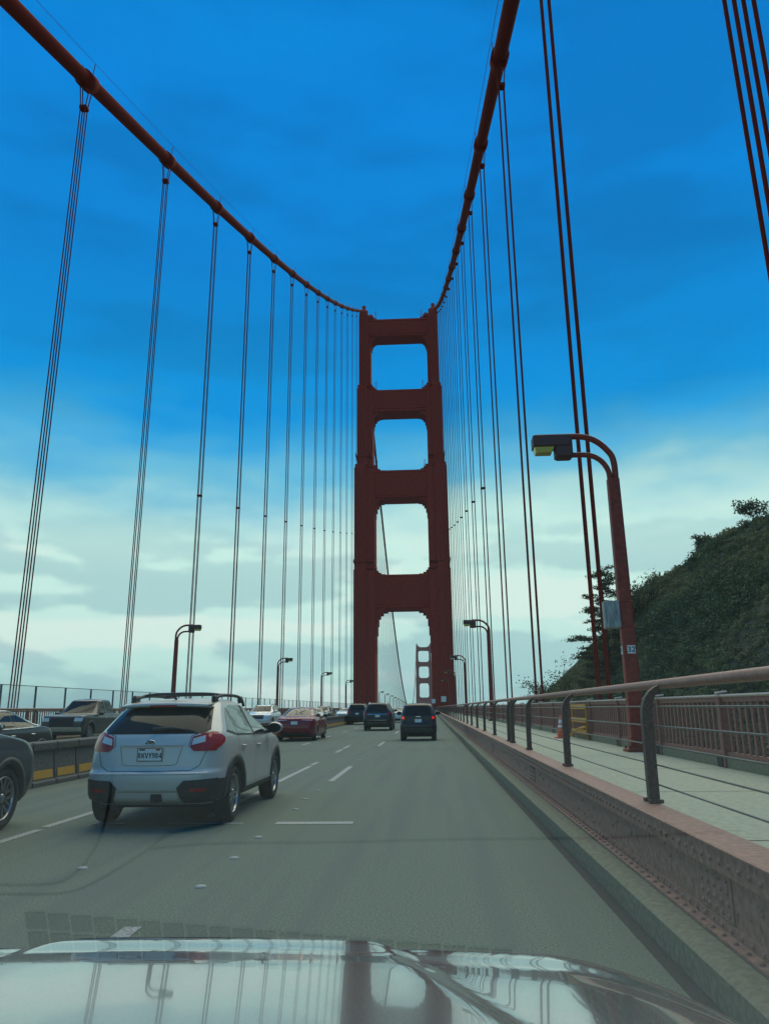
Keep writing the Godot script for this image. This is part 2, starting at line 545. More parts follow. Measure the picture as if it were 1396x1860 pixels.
func tower(label: String, at: Vector3, m: Material, foot: float) -> Node3D:
	var t := thing("bridge_tower", label, "tower", Transform3D(Basis(), at))
	# heights above the roadway level of this tower
	# tier: y0, y1, outer, column inner edge, inner, half depth
	var tiers := [[foot, 46.0, 16.0, 11.2, 8.9, 7.6], [46.0, 82.0, 15.85, 11.1, 8.95, 6.9], [82.0, 112.0, 15.0, 10.9, 9.5, 6.1], [112.0, 141.3, 14.35, 10.9, 10.2, 5.3]]
	for side in [-1.0, 1.0]:
		var leg := node("leg", t)
		for i in tiers.size():
			var k: Array = tiers[i]
			var s := tool()
			var h: float = k[1] - k[0]
			var cy: float = (k[0] + k[1]) / 2.0
			# column: a broad front shaft, set back flanks on both sides
			var w0: float = k[2] - k[3]
			cbox(s, Vector3(side * (k[2] + k[3]) / 2.0, cy, 0), Vector3(w0 - 1.5, h, k[5] * 2.0), 0.1)
			cbox(s, Vector3(side * (k[2] + k[3]) / 2.0, cy - 0.15, 0), Vector3(w0, h - 0.3, k[5] * 2.0 - 2.4), 0.1)
			cbox(s, Vector3(side * (k[3] + k[4] + 0.1) / 2.0, cy - 0.3, 0), Vector3(k[3] - k[4] + 0.1, h - 0.6, k[5] * 2.0 - 3.6), 0.1)
			# flutes up the shaft
			for q in [-0.28, 0.0, 0.28]:
				box(s, Vector3(side * ((k[2] + k[3]) / 2.0 + q * w0), cy - 0.5, k[5] + 0.02), Vector3(0.40, h - 1.6, 0.9))
			# plate joints up the shaft
			for q in range(1, int(h / 6.0)):
				var py: float = k[0] + q * 6.0
				if py < -6.0: continue
				cbox(s, Vector3(side * (k[2] + k[3]) / 2.0, py, 0), Vector3(w0 - 1.40, 0.22, k[5] * 2.0 + 0.12), 0.04)
			done(s, "leg_tier", m, leg)
			if i < 3:
				s = tool()
				cbox(s, Vector3(side * (k[2] + k[3]) / 2.0, k[1] + 0.25, 0), Vector3(w0 - 0.6, 0.5, k[5] * 2.0 - 0.5), 0.12)
				done(s, "tier_cap", m, leg)
		# ledge with brackets
		for y in [48.0, 85.5]:
			var s := tool()
			cbox(s, Vector3(side * 12.5, y, 0), Vector3(7.0 if y < 60 else 5.7, 0.35, 15.6 if y < 60 else 13.6), 0.08)
			for q in [-1, 1]:
				box(s, Vector3(side * (12.5 + q * (3.45 if y < 60 else 2.8)), y + 0.55, 0), Vector3(0.12, 1.1, 14.0))
			done(s, "service_ledge", m, leg)
		# head of the leg and beacon
		var s := tool()
		cbox(s, Vector3(side * 12.6, 141.9, 0), Vector3(3.2, 1.8, 9.0), 0.2)
		cbox(s, Vector3(side * 12.4, 143.4, 0), Vector3(2.2, 1.6, 6.0), 0.4)
		cbox(s, Vector3(side * 11.0, 140.6, 0), Vector3(3.4, 1.2, 8.0), 0.2)
		done(s, "saddle_housing", m, leg)
		s = tool()
		lathe(s, [Vector2(0.55, 144.1), Vector2(0.55, 145.2), Vector2(0.8, 145.2), Vector2(0.8, 145.5), Vector2(0.6, 145.5), Vector2(0.6, 147.0), Vector2(0.7, 147.1), Vector2(0.0, 147.4)], 10, Transform3D(Basis(), Vector3(side * 12.8, 0, 0)), -1)
		for q in 4:
			box(s, Vector3(side * 12.8 + 0.8 * cos(q * PI / 2), 146.3, 0.8 * sin(q * PI / 2)), Vector3(0.1, 1.8, 0.1))
		done(s, "beacon", m, leg)
	# struts: y0, y1, half width, ledge y, half depth
	var struts := [[33.0, 44.0, 11.0, 34.3, 4.6], [70.9, 80.6, 11.0, 72.1, 4.2], [102.8, 111.0, 10.9, 104.0, 3.8], [132.6, 139.4, 10.9, 133.7, 3.4]]
	for i in 4:
		var k: Array = struts[i]
		var part := node("strut", t)
		var s := tool()
		cbox(s, Vector3(0, (k[0] + k[1]) / 2, 0), Vector3(k[2] * 2, k[1] - k[0], k[4] * 2), 0.1)
		done(s, "strut_box", m, part)
		for e in [[k[1] - 0.35, 0.7, 0.35], [k[3], 0.55, 0.45], [k[0] + 0.4, 0.5, 0.2]]:
			s = tool()
			cbox(s, Vector3(0, e[0], 0), Vector3(k[2] * 2 - 0.4, e[1], k[4] * 2 + e[2] * 2), 0.08)
			done(s, "ledge", m, part)
		# upright ribs of the panel
		var n := 17
		for q in n:
			for f in [-1, 1]:
				s = tool()
				var x := -8.6 + 17.2 * q / (n - 1.0)
				box(s, Vector3(x, (k[3] + k[1]) / 2 - 0.25, f * (k[4] + 0.14)), Vector3(0.30 if q % 2 else 0.5, (k[1] - k[3]) - 2.0, 0.28))
				done(s, "panel_rib", m, part)
		# stepped brackets under and over the strut
		for side in [-1.0, 1.0]:
			s = tool()
			var under := [[8.75, -5.6], [8.4, -3.6], [7.8, -2.0], [7.1, -1.0], [6.0, -0.4]]
			if i == 0: under = [[8.75, -14.0], [8.45, -8.2], [8.1, -5.1], [7.5, -2.6], [6.6, -1.5], [5.2, -0.6]]
			if i == 2: under = [[9.25, -4.6], [8.9, -3.0], [8.3, -1.7], [7.6, -0.9], [6.4, -0.4]]
			if i == 3: under = [[9.9, -3.4], [9.6, -2.3], [9.2, -1.4], [8.6, -0.8], [7.6, -0.35]]
			for p in under:
				box(s, Vector3(side * (10.6 + p[0]) / 2, k[0] + p[1] / 2, 0), Vector3(10.6 - p[0], -p[1], k[4] * 2 - 1.0 - 0.04 * p[0]))
			done(s, "haunch", m, part)
			s = tool()
			var over := [[8.5, 2.4], [7.9, 1.6], [7.0, 0.9], [5.6, 0.4]]
			if i >= 2: over = [[9.6, 2.8], [8.9, 1.9], [8.0, 1.1], [6.6, 0.5]]
			for p in over:
				box(s, Vector3(side * (10.6 + p[0]) / 2, k[1] + p[1] / 2, 0), Vector3(10.6 - p[0], p[1], k[4] * 2 - 1.2 - 0.04 * p[0]))
			done(s, "corner_bracket", m, part)
			if i > 0:
				# service ladder and gantry on the strut
				s = tool()
				for q in [-0.25, 0.25]:
					box(s, Vector3(side * 8.4 + q, k[1] + 2.6, 1.5), Vector3(0.1, 4.4, 0.1))
				for q in 8:
					box(s, Vector3(side * 8.4, k[1] + 0.8 + q * 0.5, 1.5), Vector3(0.5, 0.07, 0.07))
				done(s, "ladder", m, part)
	return t

func towers() -> void:
	tower("tall orange-red bridge tower straddling the road just ahead, four struts between stepped legs", Vector3(CX, deck_y(TOWER_D), -TOWER_D), M.orange, -72.0)
	tower("small distant orange bridge tower framed by the lower arch of the tall tower", Vector3(CX - 2.4, deck_y(FAR_D), -FAR_D), M.orange, -100.0)

# ------------------------------------------------------------------ cables
func cable_y(d: float) -> float:
	if d <= TOWER_D:
		return 26.84 + 0.39771 * d + 0.000375135 * d * d
	var y0 := 155.0
	var y1 := deck_y(FAR_D) + 145.4
	var t := (d - TOWER_D) / (FAR_D - TOWER_D)
	return lerpf(y0, y1, t) - 4.0 * 135.0 * t * (1 - t)

func panel_ds() -> Array:
	var out := []
	for k in range(-2, 16): out.append(10.73 + 15.24 * k)
	return out

func main_cables() -> void:
	for side in [1.0, -1.0]:
		var x: float = CX + side * 13.715
		var t := thing("main_cable", "thick dark main cable rising to the tall tower above the walkway with the orange cone" if side > 0 else "thick dark main cable rising to the tall tower beyond the oncoming traffic", "cable", Transform3D(Basis(), Vector3(x, cable_y(TOWER_D), -TOWER_D)))
		var o := Vector3(x, cable_y(TOWER_D), -TOWER_D)
		var pts := []
		for d in span(-50, TOWER_D, 5.0): pts.append(Vector3(x, cable_y(d), -d) - o)
		var s := tool()
		tube(s, pts, 0.46, 16)
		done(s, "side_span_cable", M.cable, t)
		pts = []
		for d in span(TOWER_D, FAR_D, 20.0): pts.append(Vector3(x - 2.4 * (d - TOWER_D) / (FAR_D - TOWER_D), cable_y(d), -d) - o)
		s = tool()
		tube(s, pts, 0.46, 8)
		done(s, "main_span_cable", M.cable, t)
		# bands that grip the suspender ropes
		for d in panel_ds():
			var a := Vector3(x, cable_y(d - 0.6), -(d - 0.6)) - o
			var b := Vector3(x, cable_y(d + 0.6), -(d + 0.6)) - o
			var ax := (b - a).normalized()
			s = tool()
			tube(s, [a - ax * 0.25, a, a + ax * 0.02, b - ax * 0.02, b, b + ax * 0.25], [0.47, 0.53, 0.6, 0.6, 0.53, 0.47], 14)
			box(s, (a + b) / 2 + Vector3(0, -0.55, 0), Vector3(0.22, 0.5, 0.9), Basis(Vector3.RIGHT, 0.45))
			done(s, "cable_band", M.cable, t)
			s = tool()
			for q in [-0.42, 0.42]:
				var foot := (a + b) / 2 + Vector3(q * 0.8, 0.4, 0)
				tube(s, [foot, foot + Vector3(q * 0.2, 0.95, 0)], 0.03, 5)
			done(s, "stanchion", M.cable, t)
		for q in [-0.5, 0.5]:
			pts = []
			for d in span(-35, TOWER_D - 2, 5.08): pts.append(Vector3(x + q, cable_y(d) + 1.32, -d) - o)
			s = tool()
			tube(s, pts, 0.018, 4)
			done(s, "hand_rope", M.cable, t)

func suspenders() -> void:
	var rope := tool()
	tube(rope, [Vector3.ZERO, Vector3(0, 1, 0)], 0.038, 8, false)
	var rope_mesh := mesh_of(rope)
	for side in [1.0, -1.0]:
		for d in panel_ds():
			var x: float = CX + side * 13.715
			var top := cable_y(d) - 0.35
			var bottom := deck_y(d) - 0.7
			var rank := nth(16 - int(round((d - 10.73) / 15.24)))
			var t := thing("suspender", ("%s set of four dark suspender ropes before the tall tower, on the walkway side" if side > 0 else "%s set of four dark suspender ropes before the tall tower, beyond the oncoming lanes") % rank, "suspender rope", Transform3D(Basis(), Vector3(x, bottom, -d)), "suspenders above the walkway" if side > 0 else "suspenders beyond the oncoming traffic")
			var clamp_y := top - bottom - 1.9
			for a in [-1, 1]:
				for b in [-1, 1]:
					var off := Vector3(a * 0.16, 0, b * 0.16)
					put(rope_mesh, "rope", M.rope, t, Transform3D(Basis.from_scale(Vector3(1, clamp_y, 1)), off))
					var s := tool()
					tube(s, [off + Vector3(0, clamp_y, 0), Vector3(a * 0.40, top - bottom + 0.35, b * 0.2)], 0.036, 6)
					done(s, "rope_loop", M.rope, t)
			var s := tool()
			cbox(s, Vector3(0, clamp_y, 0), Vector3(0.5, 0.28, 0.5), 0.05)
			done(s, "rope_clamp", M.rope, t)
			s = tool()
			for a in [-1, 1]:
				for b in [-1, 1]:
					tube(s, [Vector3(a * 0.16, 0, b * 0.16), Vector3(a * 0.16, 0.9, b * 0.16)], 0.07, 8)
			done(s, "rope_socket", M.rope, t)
			if clamp_y > 48:
				s = tool()
				cbox(s, Vector3(0, clamp_y * 0.42, 0), Vector3(0.46, 0.14, 0.46), 0.03)
				done(s, "spreader", M.rope, t)
		# main span: the ropes that show through the tower's arches
		for k in range(1, 42):
			var d := TOWER_D + 15.24 * k
			var x: float = CX + side * 13.715 - 2.4 * (d - TOWER_D) / (FAR_D - TOWER_D)
			var y := deck_y(d)
			if side > 0 and k > 12: continue
			var s := tool()
			for a in [-1, 1]:
				tube(s, [Vector3(a * 0.16, -0.7, 0), Vector3(a * 0.16, cable_y(d) - y - 0.4, 0)], 0.05, 5)
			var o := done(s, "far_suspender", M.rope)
			o.position = Vector3(x, y, -d)
			tag(o, ("%s pair of thin suspender ropes past the tall tower, walkway side" if side > 0 else "%s pair of thin suspender ropes past the tall tower, seen through its arches") % nth(k), "suspender rope", "suspenders past the tower, walkway side" if side > 0 else "suspenders seen through the tower")

# ------------------------------------------------------------------ walkways
func mirror(sec: Array, side: float) -> Array:
	var out := []
	for v in sec: out.append(Vector2(CX + side * v.x, v.y))
	return out

func walkways() -> void:
	var ds := span(-20, TOWER_D - 9, 22.0)
	for side in [1.0, -1.0]:
		var s := tool()
		sweep(s, mirror(rect(9.83, 13.62, -0.3, 0.2), side), ds)
		var walk := done(s, "walkway", M.walk)
		tag(walk, "", "", "", "structure")
		for k in (24 if side > 0 else 0):
			var jd := 3.2 + 3.81 * k
			s = tool()
			s.set_smooth_group(-1)
			quad(s, Vector3(CX + 9.84, deck_y(jd) + 0.203, -jd), Vector3(CX + 13.30, deck_y(jd) + 0.203, -jd), Vector3(CX + 13.30, deck_y(jd + 0.02) + 0.203, -jd - 0.02), Vector3(CX + 9.84, deck_y(jd + 0.02) + 0.203, -jd - 0.02))
			done(s, "slab_joint", M.gutter, walk)
		barrier(side, ds)
		railing(side, ds)
	# past the tower
	var far := span(TOWER_D - 8.5, FAR_D - 10, 25.0)
	for side in [1.0, -1.0]:
		var t := thing("far_railing", "low dark railing running on past the tall tower" + (" beyond the oncoming lanes" if side < 0 else " on the walkway side"), "railing", Transform3D(Basis(), Vector3(CX + side * 13.3, deck_y(TOWER_D), -TOWER_D)))
		var s := tool()
		sweep(s, mirror(rect(13.3, 13.4, 0.25, 1.35), side), far)
		var o := done(s, "outer_panel", M.picket, t)
		o.position = -t.position
		s = tool()
		sweep(s, mirror(rect(9.62, 9.78, 0.0, 0.57), side), far)
		o = done(s, "inner_girder", M.girder, t)
		o.position = -t.position
		s = tool()
		sweep(s, mirror(rect(9.85, 9.92, 1.36, 1.44), side), far)
		o = done(s, "inner_rail", M.rail, t)
		o.position = -t.position

func barrier(side: float, ds: Array) -> void:
	var t := thing("walkway_barrier", "riveted brown steel barrier with curved posts and tube handrail beside our lane" if side > 0 else "riveted brown steel barrier with tube handrail beyond the oncoming lanes", "barrier", Transform3D(Basis(), Vector3(CX + side * 9.7, 0, 0)))
	var back := -t.position
	var s := tool()
	sweep(s, mirror([Vector2(9.645, 0.12), Vector2(9.77, 0.12), Vector2(9.77, 0.565), Vector2(9.645, 0.565)], side), ds)
	var fascia := done(s, "fascia_plate", M.girder, t)
	fascia.position = back
	s = tool()
	sweep(s, mirror([Vector2(9.605, 0.455), Vector2(9.62, 0.45), Vector2(9.643, 0.45), Vector2(9.643, 0.566), Vector2(9.605, 0.566)], side), ds)
	done(s, "top_angle", M.girder, t).position = back
	s = tool()
	sweep(s, mirror([Vector2(9.57, 0.148), Vector2(9.57, 0.163), Vector2(9.628, 0.168), Vector2(9.630, 0.215), Vector2(9.643, 0.215), Vector2(9.643, 0.146)], side), ds)
	done(s, "foot_angle", M.girder, t).position = back
	s = tool()
	sweep(s, mirror([Vector2(9.59, 0.570), Vector2(9.815, 0.570), Vector2(9.815, 0.586), Vector2(9.60, 0.586), Vector2(9.59, 0.580)], side), ds)
	done(s, "cap_plate", M.rail, t).position = back
	# splice plates of the fascia
	if side > 0:
		for d in [4.6, 12.2, 19.8, 27.4, 35.1, 42.7, 50.3]:
			s = tool()
			box(s, Vector3(9.641, 0.33, 0), Vector3(0.008, 0.22, 0.46))
			var o := done(s, "splice_plate", M.girder, t)
			o.transform = Transform3D(Basis(Vector3.RIGHT, atan(GRADE)), back + Vector3(CX, deck_y(d), -d))
		# rivets
		s = tool()
		var head := [Vector2(0.016, 0.0), Vector2(0.013, 0.008), Vector2(0.0, 0.012)]
		for row in [[0.505, 9.605, 0.13, 1.0, 40.0], [0.19, 9.629, 0.13, 1.0, 34.0]]:
			for d in span(row[3], row[4], row[2]):
				lathe(s, head, 6, Transform3D(Basis(Vector3(0, 0, 1), PI / 2), Vector3(CX + row[1], row[0] + deck_y(d), -d)))
		for d in span(1.0, 34.0, 0.155):
			lathe(s, head, 6, Transform3D(Basis(), Vector3(CX + 9.595, 0.166 + deck_y(d), -d)))
		for d0 in [4.6, 12.2, 19.8, 27.4]:
			for iy in 4:
				for iz in 5:
					var d: float = d0 - 0.19 + iz * 0.095
					lathe(s, head, 6, Transform3D(Basis(Vector3(0, 0, 1), PI / 2), Vector3(CX + 9.637, 0.25 + iy * 0.055 + deck_y(d), -d)))
		# loose bolt heads scattered over the plate, as the photograph shows
		for q in 70:
			var d := rng.randf_range(2.0, 30.0)
			lathe(s, [Vector2(0.014, 0), Vector2(0.012, 0.010), Vector2(0, 0.012)], 6, Transform3D(Basis(Vector3(0, 0, 1), PI / 2), Vector3(CX + 9.645, rng.randf_range(0.24, 0.42) + deck_y(d), -d)))
		var rv := done(s, "rivets", M.girder, t)
		rv.position = back
		rv.set_meta("kind", "stuff")
	# posts
	var outline := PackedVector2Array([Vector2(9.755, 0.587), Vector2(9.755, 1.20)])
	var arc := [Vector2(9.758, 1.24), Vector2(9.768, 1.29), Vector2(9.788, 1.335), Vector2(9.82, 1.38), Vector2(9.86, 1.41), Vector2(9.895, 1.425)]
	for p in arc: outline.append(p)
	for p in [Vector2(9.90, 1.385), Vector2(9.87, 1.36), Vector2(9.845, 1.31), Vector2(9.833, 1.25), Vector2(9.83, 1.20), Vector2(9.83, 0.587)]: outline.append(p)
	var sided := PackedVector2Array()
	for p in outline: sided.append(Vector2(side * p.x, p.y))
	s = tool()
	prism(s, sided, -0.036, 0.036)
	var xs: float = side * 9.79
	for q in [-1, 1]:
		box(s, Vector3(xs, 0.60, q * 0.07), Vector3(0.10, 0.025, 0.05))
	var post_mesh := mesh_of(s)
	var spots := [2.4, 6.25, 9.95, 13.7, 16.35, 17.1]
	for k in 60: spots.append(20.9 + 3.81 * k)
	for d in spots:
		var o := put(post_mesh, "post", M.post, t)
		o.transform = Transform3D(Basis(Vector3.RIGHT, atan(GRADE)), back + Vector3(CX, deck_y(d), -d))
	var pts := []
	for d in ds: pts.append(back + Vector3(CX + side * 9.93, 1.435 + deck_y(d), -d))
	s = tool()
	tube(s, pts, 0.036, 14)
	done(s, "handrail_tube", M.rail, t)
	for y in [1.27, 1.13, 0.99, 0.85, 0.71]:
		pts = []
		for d in span(-20, 130.0, 3.81): pts.append(back + Vector3(CX + side * 9.835, y + deck_y(d) - 0.006 * absf(sin(d)), -d))
		s = tool()
		tube(s, pts, 0.0065, 5, false)
		done(s, "wire", M.wire, t)

func railing(side: float, ds: Array) -> void:
	var t := thing("outer_railing", "brown picket railing along the outer edge of the walkway with the cone" if side > 0 else "brown picket railing on the far walkway beyond the oncoming lanes", "railing", Transform3D(Basis(), Vector3(CX + side * 13.37, 0, 0)))
	var back := -t.position
	var s := tool()
	sweep(s, mirror([Vector2(13.30, 1.40), Vector2(13.28, 1.425), Vector2(13.30, 1.452), Vector2(13.42, 1.452), Vector2(13.44, 1.425), Vector2(13.42, 1.40)], side), ds)
	done(s, "top_rail", M.cap, t).position = back
	s = tool()
	sweep(s, mirror(rect(13.33, 13.41, 1.32, 1.396), side), ds)
	done(s, "upper_chord", M.picket, t).position = back
	s = tool()
	sweep(s, mirror(rect(13.33, 13.41, 0.40, 0.47), side), ds)
	done(s, "lower_chord", M.picket, t).position = back
	s = tool()
	sweep(s, mirror(rect(13.31, 13.43, 0.19, 0.395), side), ds)
	done(s, "plinth", M.kerb, t).position = back
	var tilt := Basis(Vector3.RIGHT, atan(GRADE))
	s = tool()
	cbox(s, Vector3(side * 13.345, 0.80, 0), Vector3(0.13, 1.22, 0.10), 0.012)
	var post_mesh := mesh_of(s)
	s = tool()
	cbox(s, Vector3(side * 13.35, 1.485, 0), Vector3(0.20, 0.04, 0.13), 0.012, Basis(Vector3(0, 0, 1), 0.12 * side))
	var cap_mesh := mesh_of(s)
	s = tool()
	box(s, Vector3(side * 13.302, 0.29, -0.24), Vector3(0.03, 0.17, 0.26))
	var drain_mesh := mesh_of(s)
	s = tool()
	box(s, Vector3(side * 13.37, 0.895, 0), Vector3(0.035, 0.85, 0.085))
	var picket_mesh := mesh_of(s)
	for k in range(-2, 60):
		var d := 14.72 + 3.93 * k
		if d > TOWER_D - 10: break
		var xf := Transform3D(tilt, back + Vector3(CX, deck_y(d), -d))
		var p := put(post_mesh, "railing_post", M.picket, t, xf)
		put(cap_mesh, "post_cap", M.cap, p)
		if side > 0 and k < 14:
			put(drain_mesh, "drain_opening", M.black, p)
	var rest := tool()
	var count := 0
	var d := 4.0 if side > 0 else 30.0
	while d < 200.0:
		var near: float = absf(fposmod(d - 14.72 + 1.965, 3.93) - 1.965)
		if near > 0.1:
			var xf := Transform3D(tilt, back + Vector3(CX, deck_y(d), -d))
			if side > 0 and count < 290:
				put(picket_mesh, "picket", M.picket, t, xf)
			else:
				box(rest, xf * Vector3(side * 13.37, 0.895, 0), Vector3(0.035, 0.85, 0.085), tilt)
			count += 1
		d += 0.262
	var o := done(rest, "far_pickets", M.picket, t)
	o.set_meta("kind", "stuff")
	if side < 0:
		# tall wind fence of thin posts and mesh panels
		var f := thing("mesh_fence", "tall thin fence of slim posts and pale mesh on the far walkway", "fence", Transform3D(Basis(), Vector3(CX - 13.45, 0, 0)))
		s = tool()
		box(s, Vector3(0, 1.35, 0), Vector3(0.09, 2.65, 0.07))
		var fp := mesh_of(s)
		var m := mat(Color(0.62, 0.72, 0.72, 0.10), 0.6)
		m.transparency = BaseMaterial3D.TRANSPARENCY_ALPHA
		for k in range(-2, 60):
			var fd := 39.46 + 3.61 * k
			if fd > TOWER_D - 12: break
			put(fp, "fence_post", M.fence, f, Transform3D(tilt, Vector3(0, deck_y(fd), -fd)))
			s = tool()
			box(s, Vector3(0, 2.0, -1.805), Vector3(0.012, 1.28, 3.52))
			put(mesh_of(s), "mesh_panel", m, f, Transform3D(tilt, Vector3(0, deck_y(fd), -fd)))
		s = tool()
		var pts := []
		for q in span(30, TOWER_D - 12, 20): pts.append(Vector3(0, 2.68 + deck_y(q), -q))
		tube(s, pts, 0.022, 5)
		done(s, "top_wire", M.fence, f)

# ------------------------------------------------------------------ hill, scrub, trees
func clump(leaves: int, r: float, size: float, tall: float, sd: int) -> Mesh:
	var q := RandomNumberGenerator.new()
	q.seed = sd
	var s := tool()
	s.set_smooth_group(-1)
	for i in leaves:
		var v := Vector3(q.randfn(), q.randfn(), q.randfn()).normalized() * r * pow(q.randf(), 0.4)
		v.y = v.y * tall + r * tall * 0.6
		var a := Vector3(q.randfn(), q.randfn() + 0.4, q.randfn()).normalized() * size * q.randf_range(0.6, 1.4)
		var b := a.cross(Vector3(q.randfn(), q.randfn(), q.randfn())).normalized() * size * q.randf_range(0.25, 0.5)
		tri(s, v - b, v + a, v + b)
		tri(s, v - b * 0.9 + a * 0.1, v - a * 0.7, v + b * 0.9 + a * 0.1)
	return mesh_of(s)

func leaf_mat(c: Color, vary := false) -> StandardMaterial3D:
	var m := mat(c, 0.85)
	m.backlight_enabled = true
	m.backlight = Color(0.25, 0.28, 0.12)
	m.vertex_color_use_as_albedo = vary
	return m

func hill_point(t: float, v: float) -> Vector3:
	# t along the ridge, v from -1 (foot, towards the bridge) over 0 (ridge) to 1 (behind)
	var ridge := [Vector3(12, -4, 226), Vector3(26.4, 10.5, 190), Vector3(30.8, 14.8, 180), Vector3(35.6, 21.0, 165), Vector3(40.4, 26.2, 155), Vector3(43.6, 29.7, 150), Vector3(48.0, 32.4, 140), Vector3(50.4, 34.3, 135), Vector3(55.6, 36.4, 125), Vector3(60.2, 38.2, 115), Vector3(66, 41, 98), Vector3(76, 46, 70), Vector3(88, 50, 40), Vector3(100, 52, 0), Vector3(110, 52, -60)]
	var f: float = clamp(t, 0, 1) * (ridge.size() - 1)
	var i := int(min(floor(f), ridge.size() - 2))
	var p: Vector3 = ridge[i].lerp(ridge[i + 1], f - i)
	if v < 0:
		var drop := -v * 78.0
		var out := Vector3(-0.72, 0, -0.35)
		p += out * (pow(-v, 0.9) * 62.0) + Vector3(0, -drop, 0)
		# bulge of the slope
		p.y += sin(-v * PI) * 7.0
	else:
		p += Vector3(0.75, 0, 0.45) * (v * 110.0) + Vector3(0, v * 9.0 - v * v * 30.0, 0)
	return Vector3(p.x, p.y, -p.z)

func hillside() -> void:
	var n := FastNoiseLite.new(); n.seed = 3; n.frequency = 0.05; n.fractal_octaves = 4
	var s := tool()
	s.set_smooth_group(0)
	var nu := 90
	var nv := 60
	var at := func(i, j):
		var p := hill_point(float(i) / nu, -1.0 + 2.0 * float(j) / nv)
		p.y += n.get_noise_3d(p.x, 0, p.z) * 2.2 - 0.4
		return p
	for i in nu:
		for j in nv:
			quad(s, at.call(i, j), at.call(i + 1, j), at.call(i + 1, j + 1), at.call(i, j + 1))
	tag(done(s, "hill", M.soil), "", "", "", "structure")
	# scrub over the slope: uncountable
	var q := RandomNumberGenerator.new()
	q.seed = 99
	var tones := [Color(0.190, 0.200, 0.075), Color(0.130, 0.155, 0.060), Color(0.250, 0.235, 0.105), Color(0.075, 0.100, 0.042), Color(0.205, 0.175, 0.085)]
	var patchy := FastNoiseLite.new(); patchy.seed = 8; patchy.frequency = 0.03; patchy.fractal_octaves = 3
	for kind in 3:
		var mm := MultiMesh.new()
		mm.transform_format = MultiMesh.TRANSFORM_3D
		mm.use_colors = true
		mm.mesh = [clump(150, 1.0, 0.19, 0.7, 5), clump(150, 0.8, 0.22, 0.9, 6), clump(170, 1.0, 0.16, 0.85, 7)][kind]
		var xs := []
		var cols := []
		for k in 7600:
			var t := q.randf_range(0.03, 0.80)
			var v := q.randf_range(-0.72, 0.14)
			var p := hill_point(t, v)
			p.y += n.get_noise_3d(p.x, 0, p.z) * 2.2 - 0.5
			var w := patchy.get_noise_3d(p.x, p.y, p.z)
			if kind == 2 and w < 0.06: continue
			if kind == 1 and w > 0.10: continue
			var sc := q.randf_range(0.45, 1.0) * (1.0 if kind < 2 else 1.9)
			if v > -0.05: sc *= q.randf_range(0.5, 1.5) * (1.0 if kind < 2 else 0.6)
			xs.append(Transform3D(Basis(Vector3.UP, q.randf() * TAU).scaled(Vector3(sc, sc * q.randf_range(0.7, 1.2), sc)), p))
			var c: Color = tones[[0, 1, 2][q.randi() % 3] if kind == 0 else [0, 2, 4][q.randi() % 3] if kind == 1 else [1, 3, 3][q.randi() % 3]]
			cols.append(c * q.randf_range(0.7, 1.25))
		mm.instance_count = xs.size()
		for k in xs.size():
			mm.set_instance_transform(k, xs[k])
			mm.set_instance_color(k, cols[k])
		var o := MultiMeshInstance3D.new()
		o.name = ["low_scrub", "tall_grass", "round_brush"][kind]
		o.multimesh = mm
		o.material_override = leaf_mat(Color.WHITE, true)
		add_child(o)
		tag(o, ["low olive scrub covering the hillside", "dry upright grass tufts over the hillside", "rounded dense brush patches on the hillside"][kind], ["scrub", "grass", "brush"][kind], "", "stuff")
	# single trees and bushes on the skyline and at the hill's end
	conifer(Vector3(29.6, -2.0, -133), 31.0, 21)
	bushy("skyline_tree", "gnarled dark wind-bent tree on the hill's highest skyline", Vector3(53.6, 35.4, -128), 3.0, 2.0, 31, 0.5, "tree")
	bushy("skyline_tree", "small round dark bush-like tree on the skyline below the gnarled tree", Vector3(49.0, 32.2, -138), 2.8, 1.7, 32, 0.55, "tree")
	bushy("leafless_tree", "thin bare-twigged tree right behind the nearest lamp post", Vector3(35.8, 17.0, -140), 9.5, 2.6, 33, 0.35, "tree")
	bushy("dark_tree", "dark round tree crowding the slope beside the bare-twigged tree", Vector3(38.6, 18.0, -140), 8.6, 4.4, 34, 1.0, "tree")
	bushy("dark_tree", "broad dark tree at the foot of the conifer", Vector3(33.0, 8.0, -138), 9.0, 5.0, 35, 1.0, "tree")
	bushy("dark_tree", "low dark tree where the hill meets the railing", Vector3(27.0, 5.0, -150), 7.5, 4.6, 36, 1.0, "tree")
	bushy("dark_tree", "dark tree lowest on the hill's tapering end, past the suspender rope", Vector3(24.6, 5.5, -172), 6.4, 4.2, 37, 1.0, "tree")
	bushy("light_bush", "light green bush just above the railing on the lower slope", Vector3(36.6, 3.2, -80), 3.6, 2.2, 38, 0.9, "bush", Color(0.075, 0.13, 0.02))

func limb(s: SurfaceTool, a: Vector3, b: Vector3, r0: float, r1: float, q: RandomNumberGenerator) -> void:
	var mid := a.lerp(b, 0.5) + Vector3(q.randfn(), q.randfn(), q.randfn()) * a.distance_to(b) * 0.06
	tube(s, [a, mid, b], [r0, (r0 + r1) / 2, r1], 6, false)

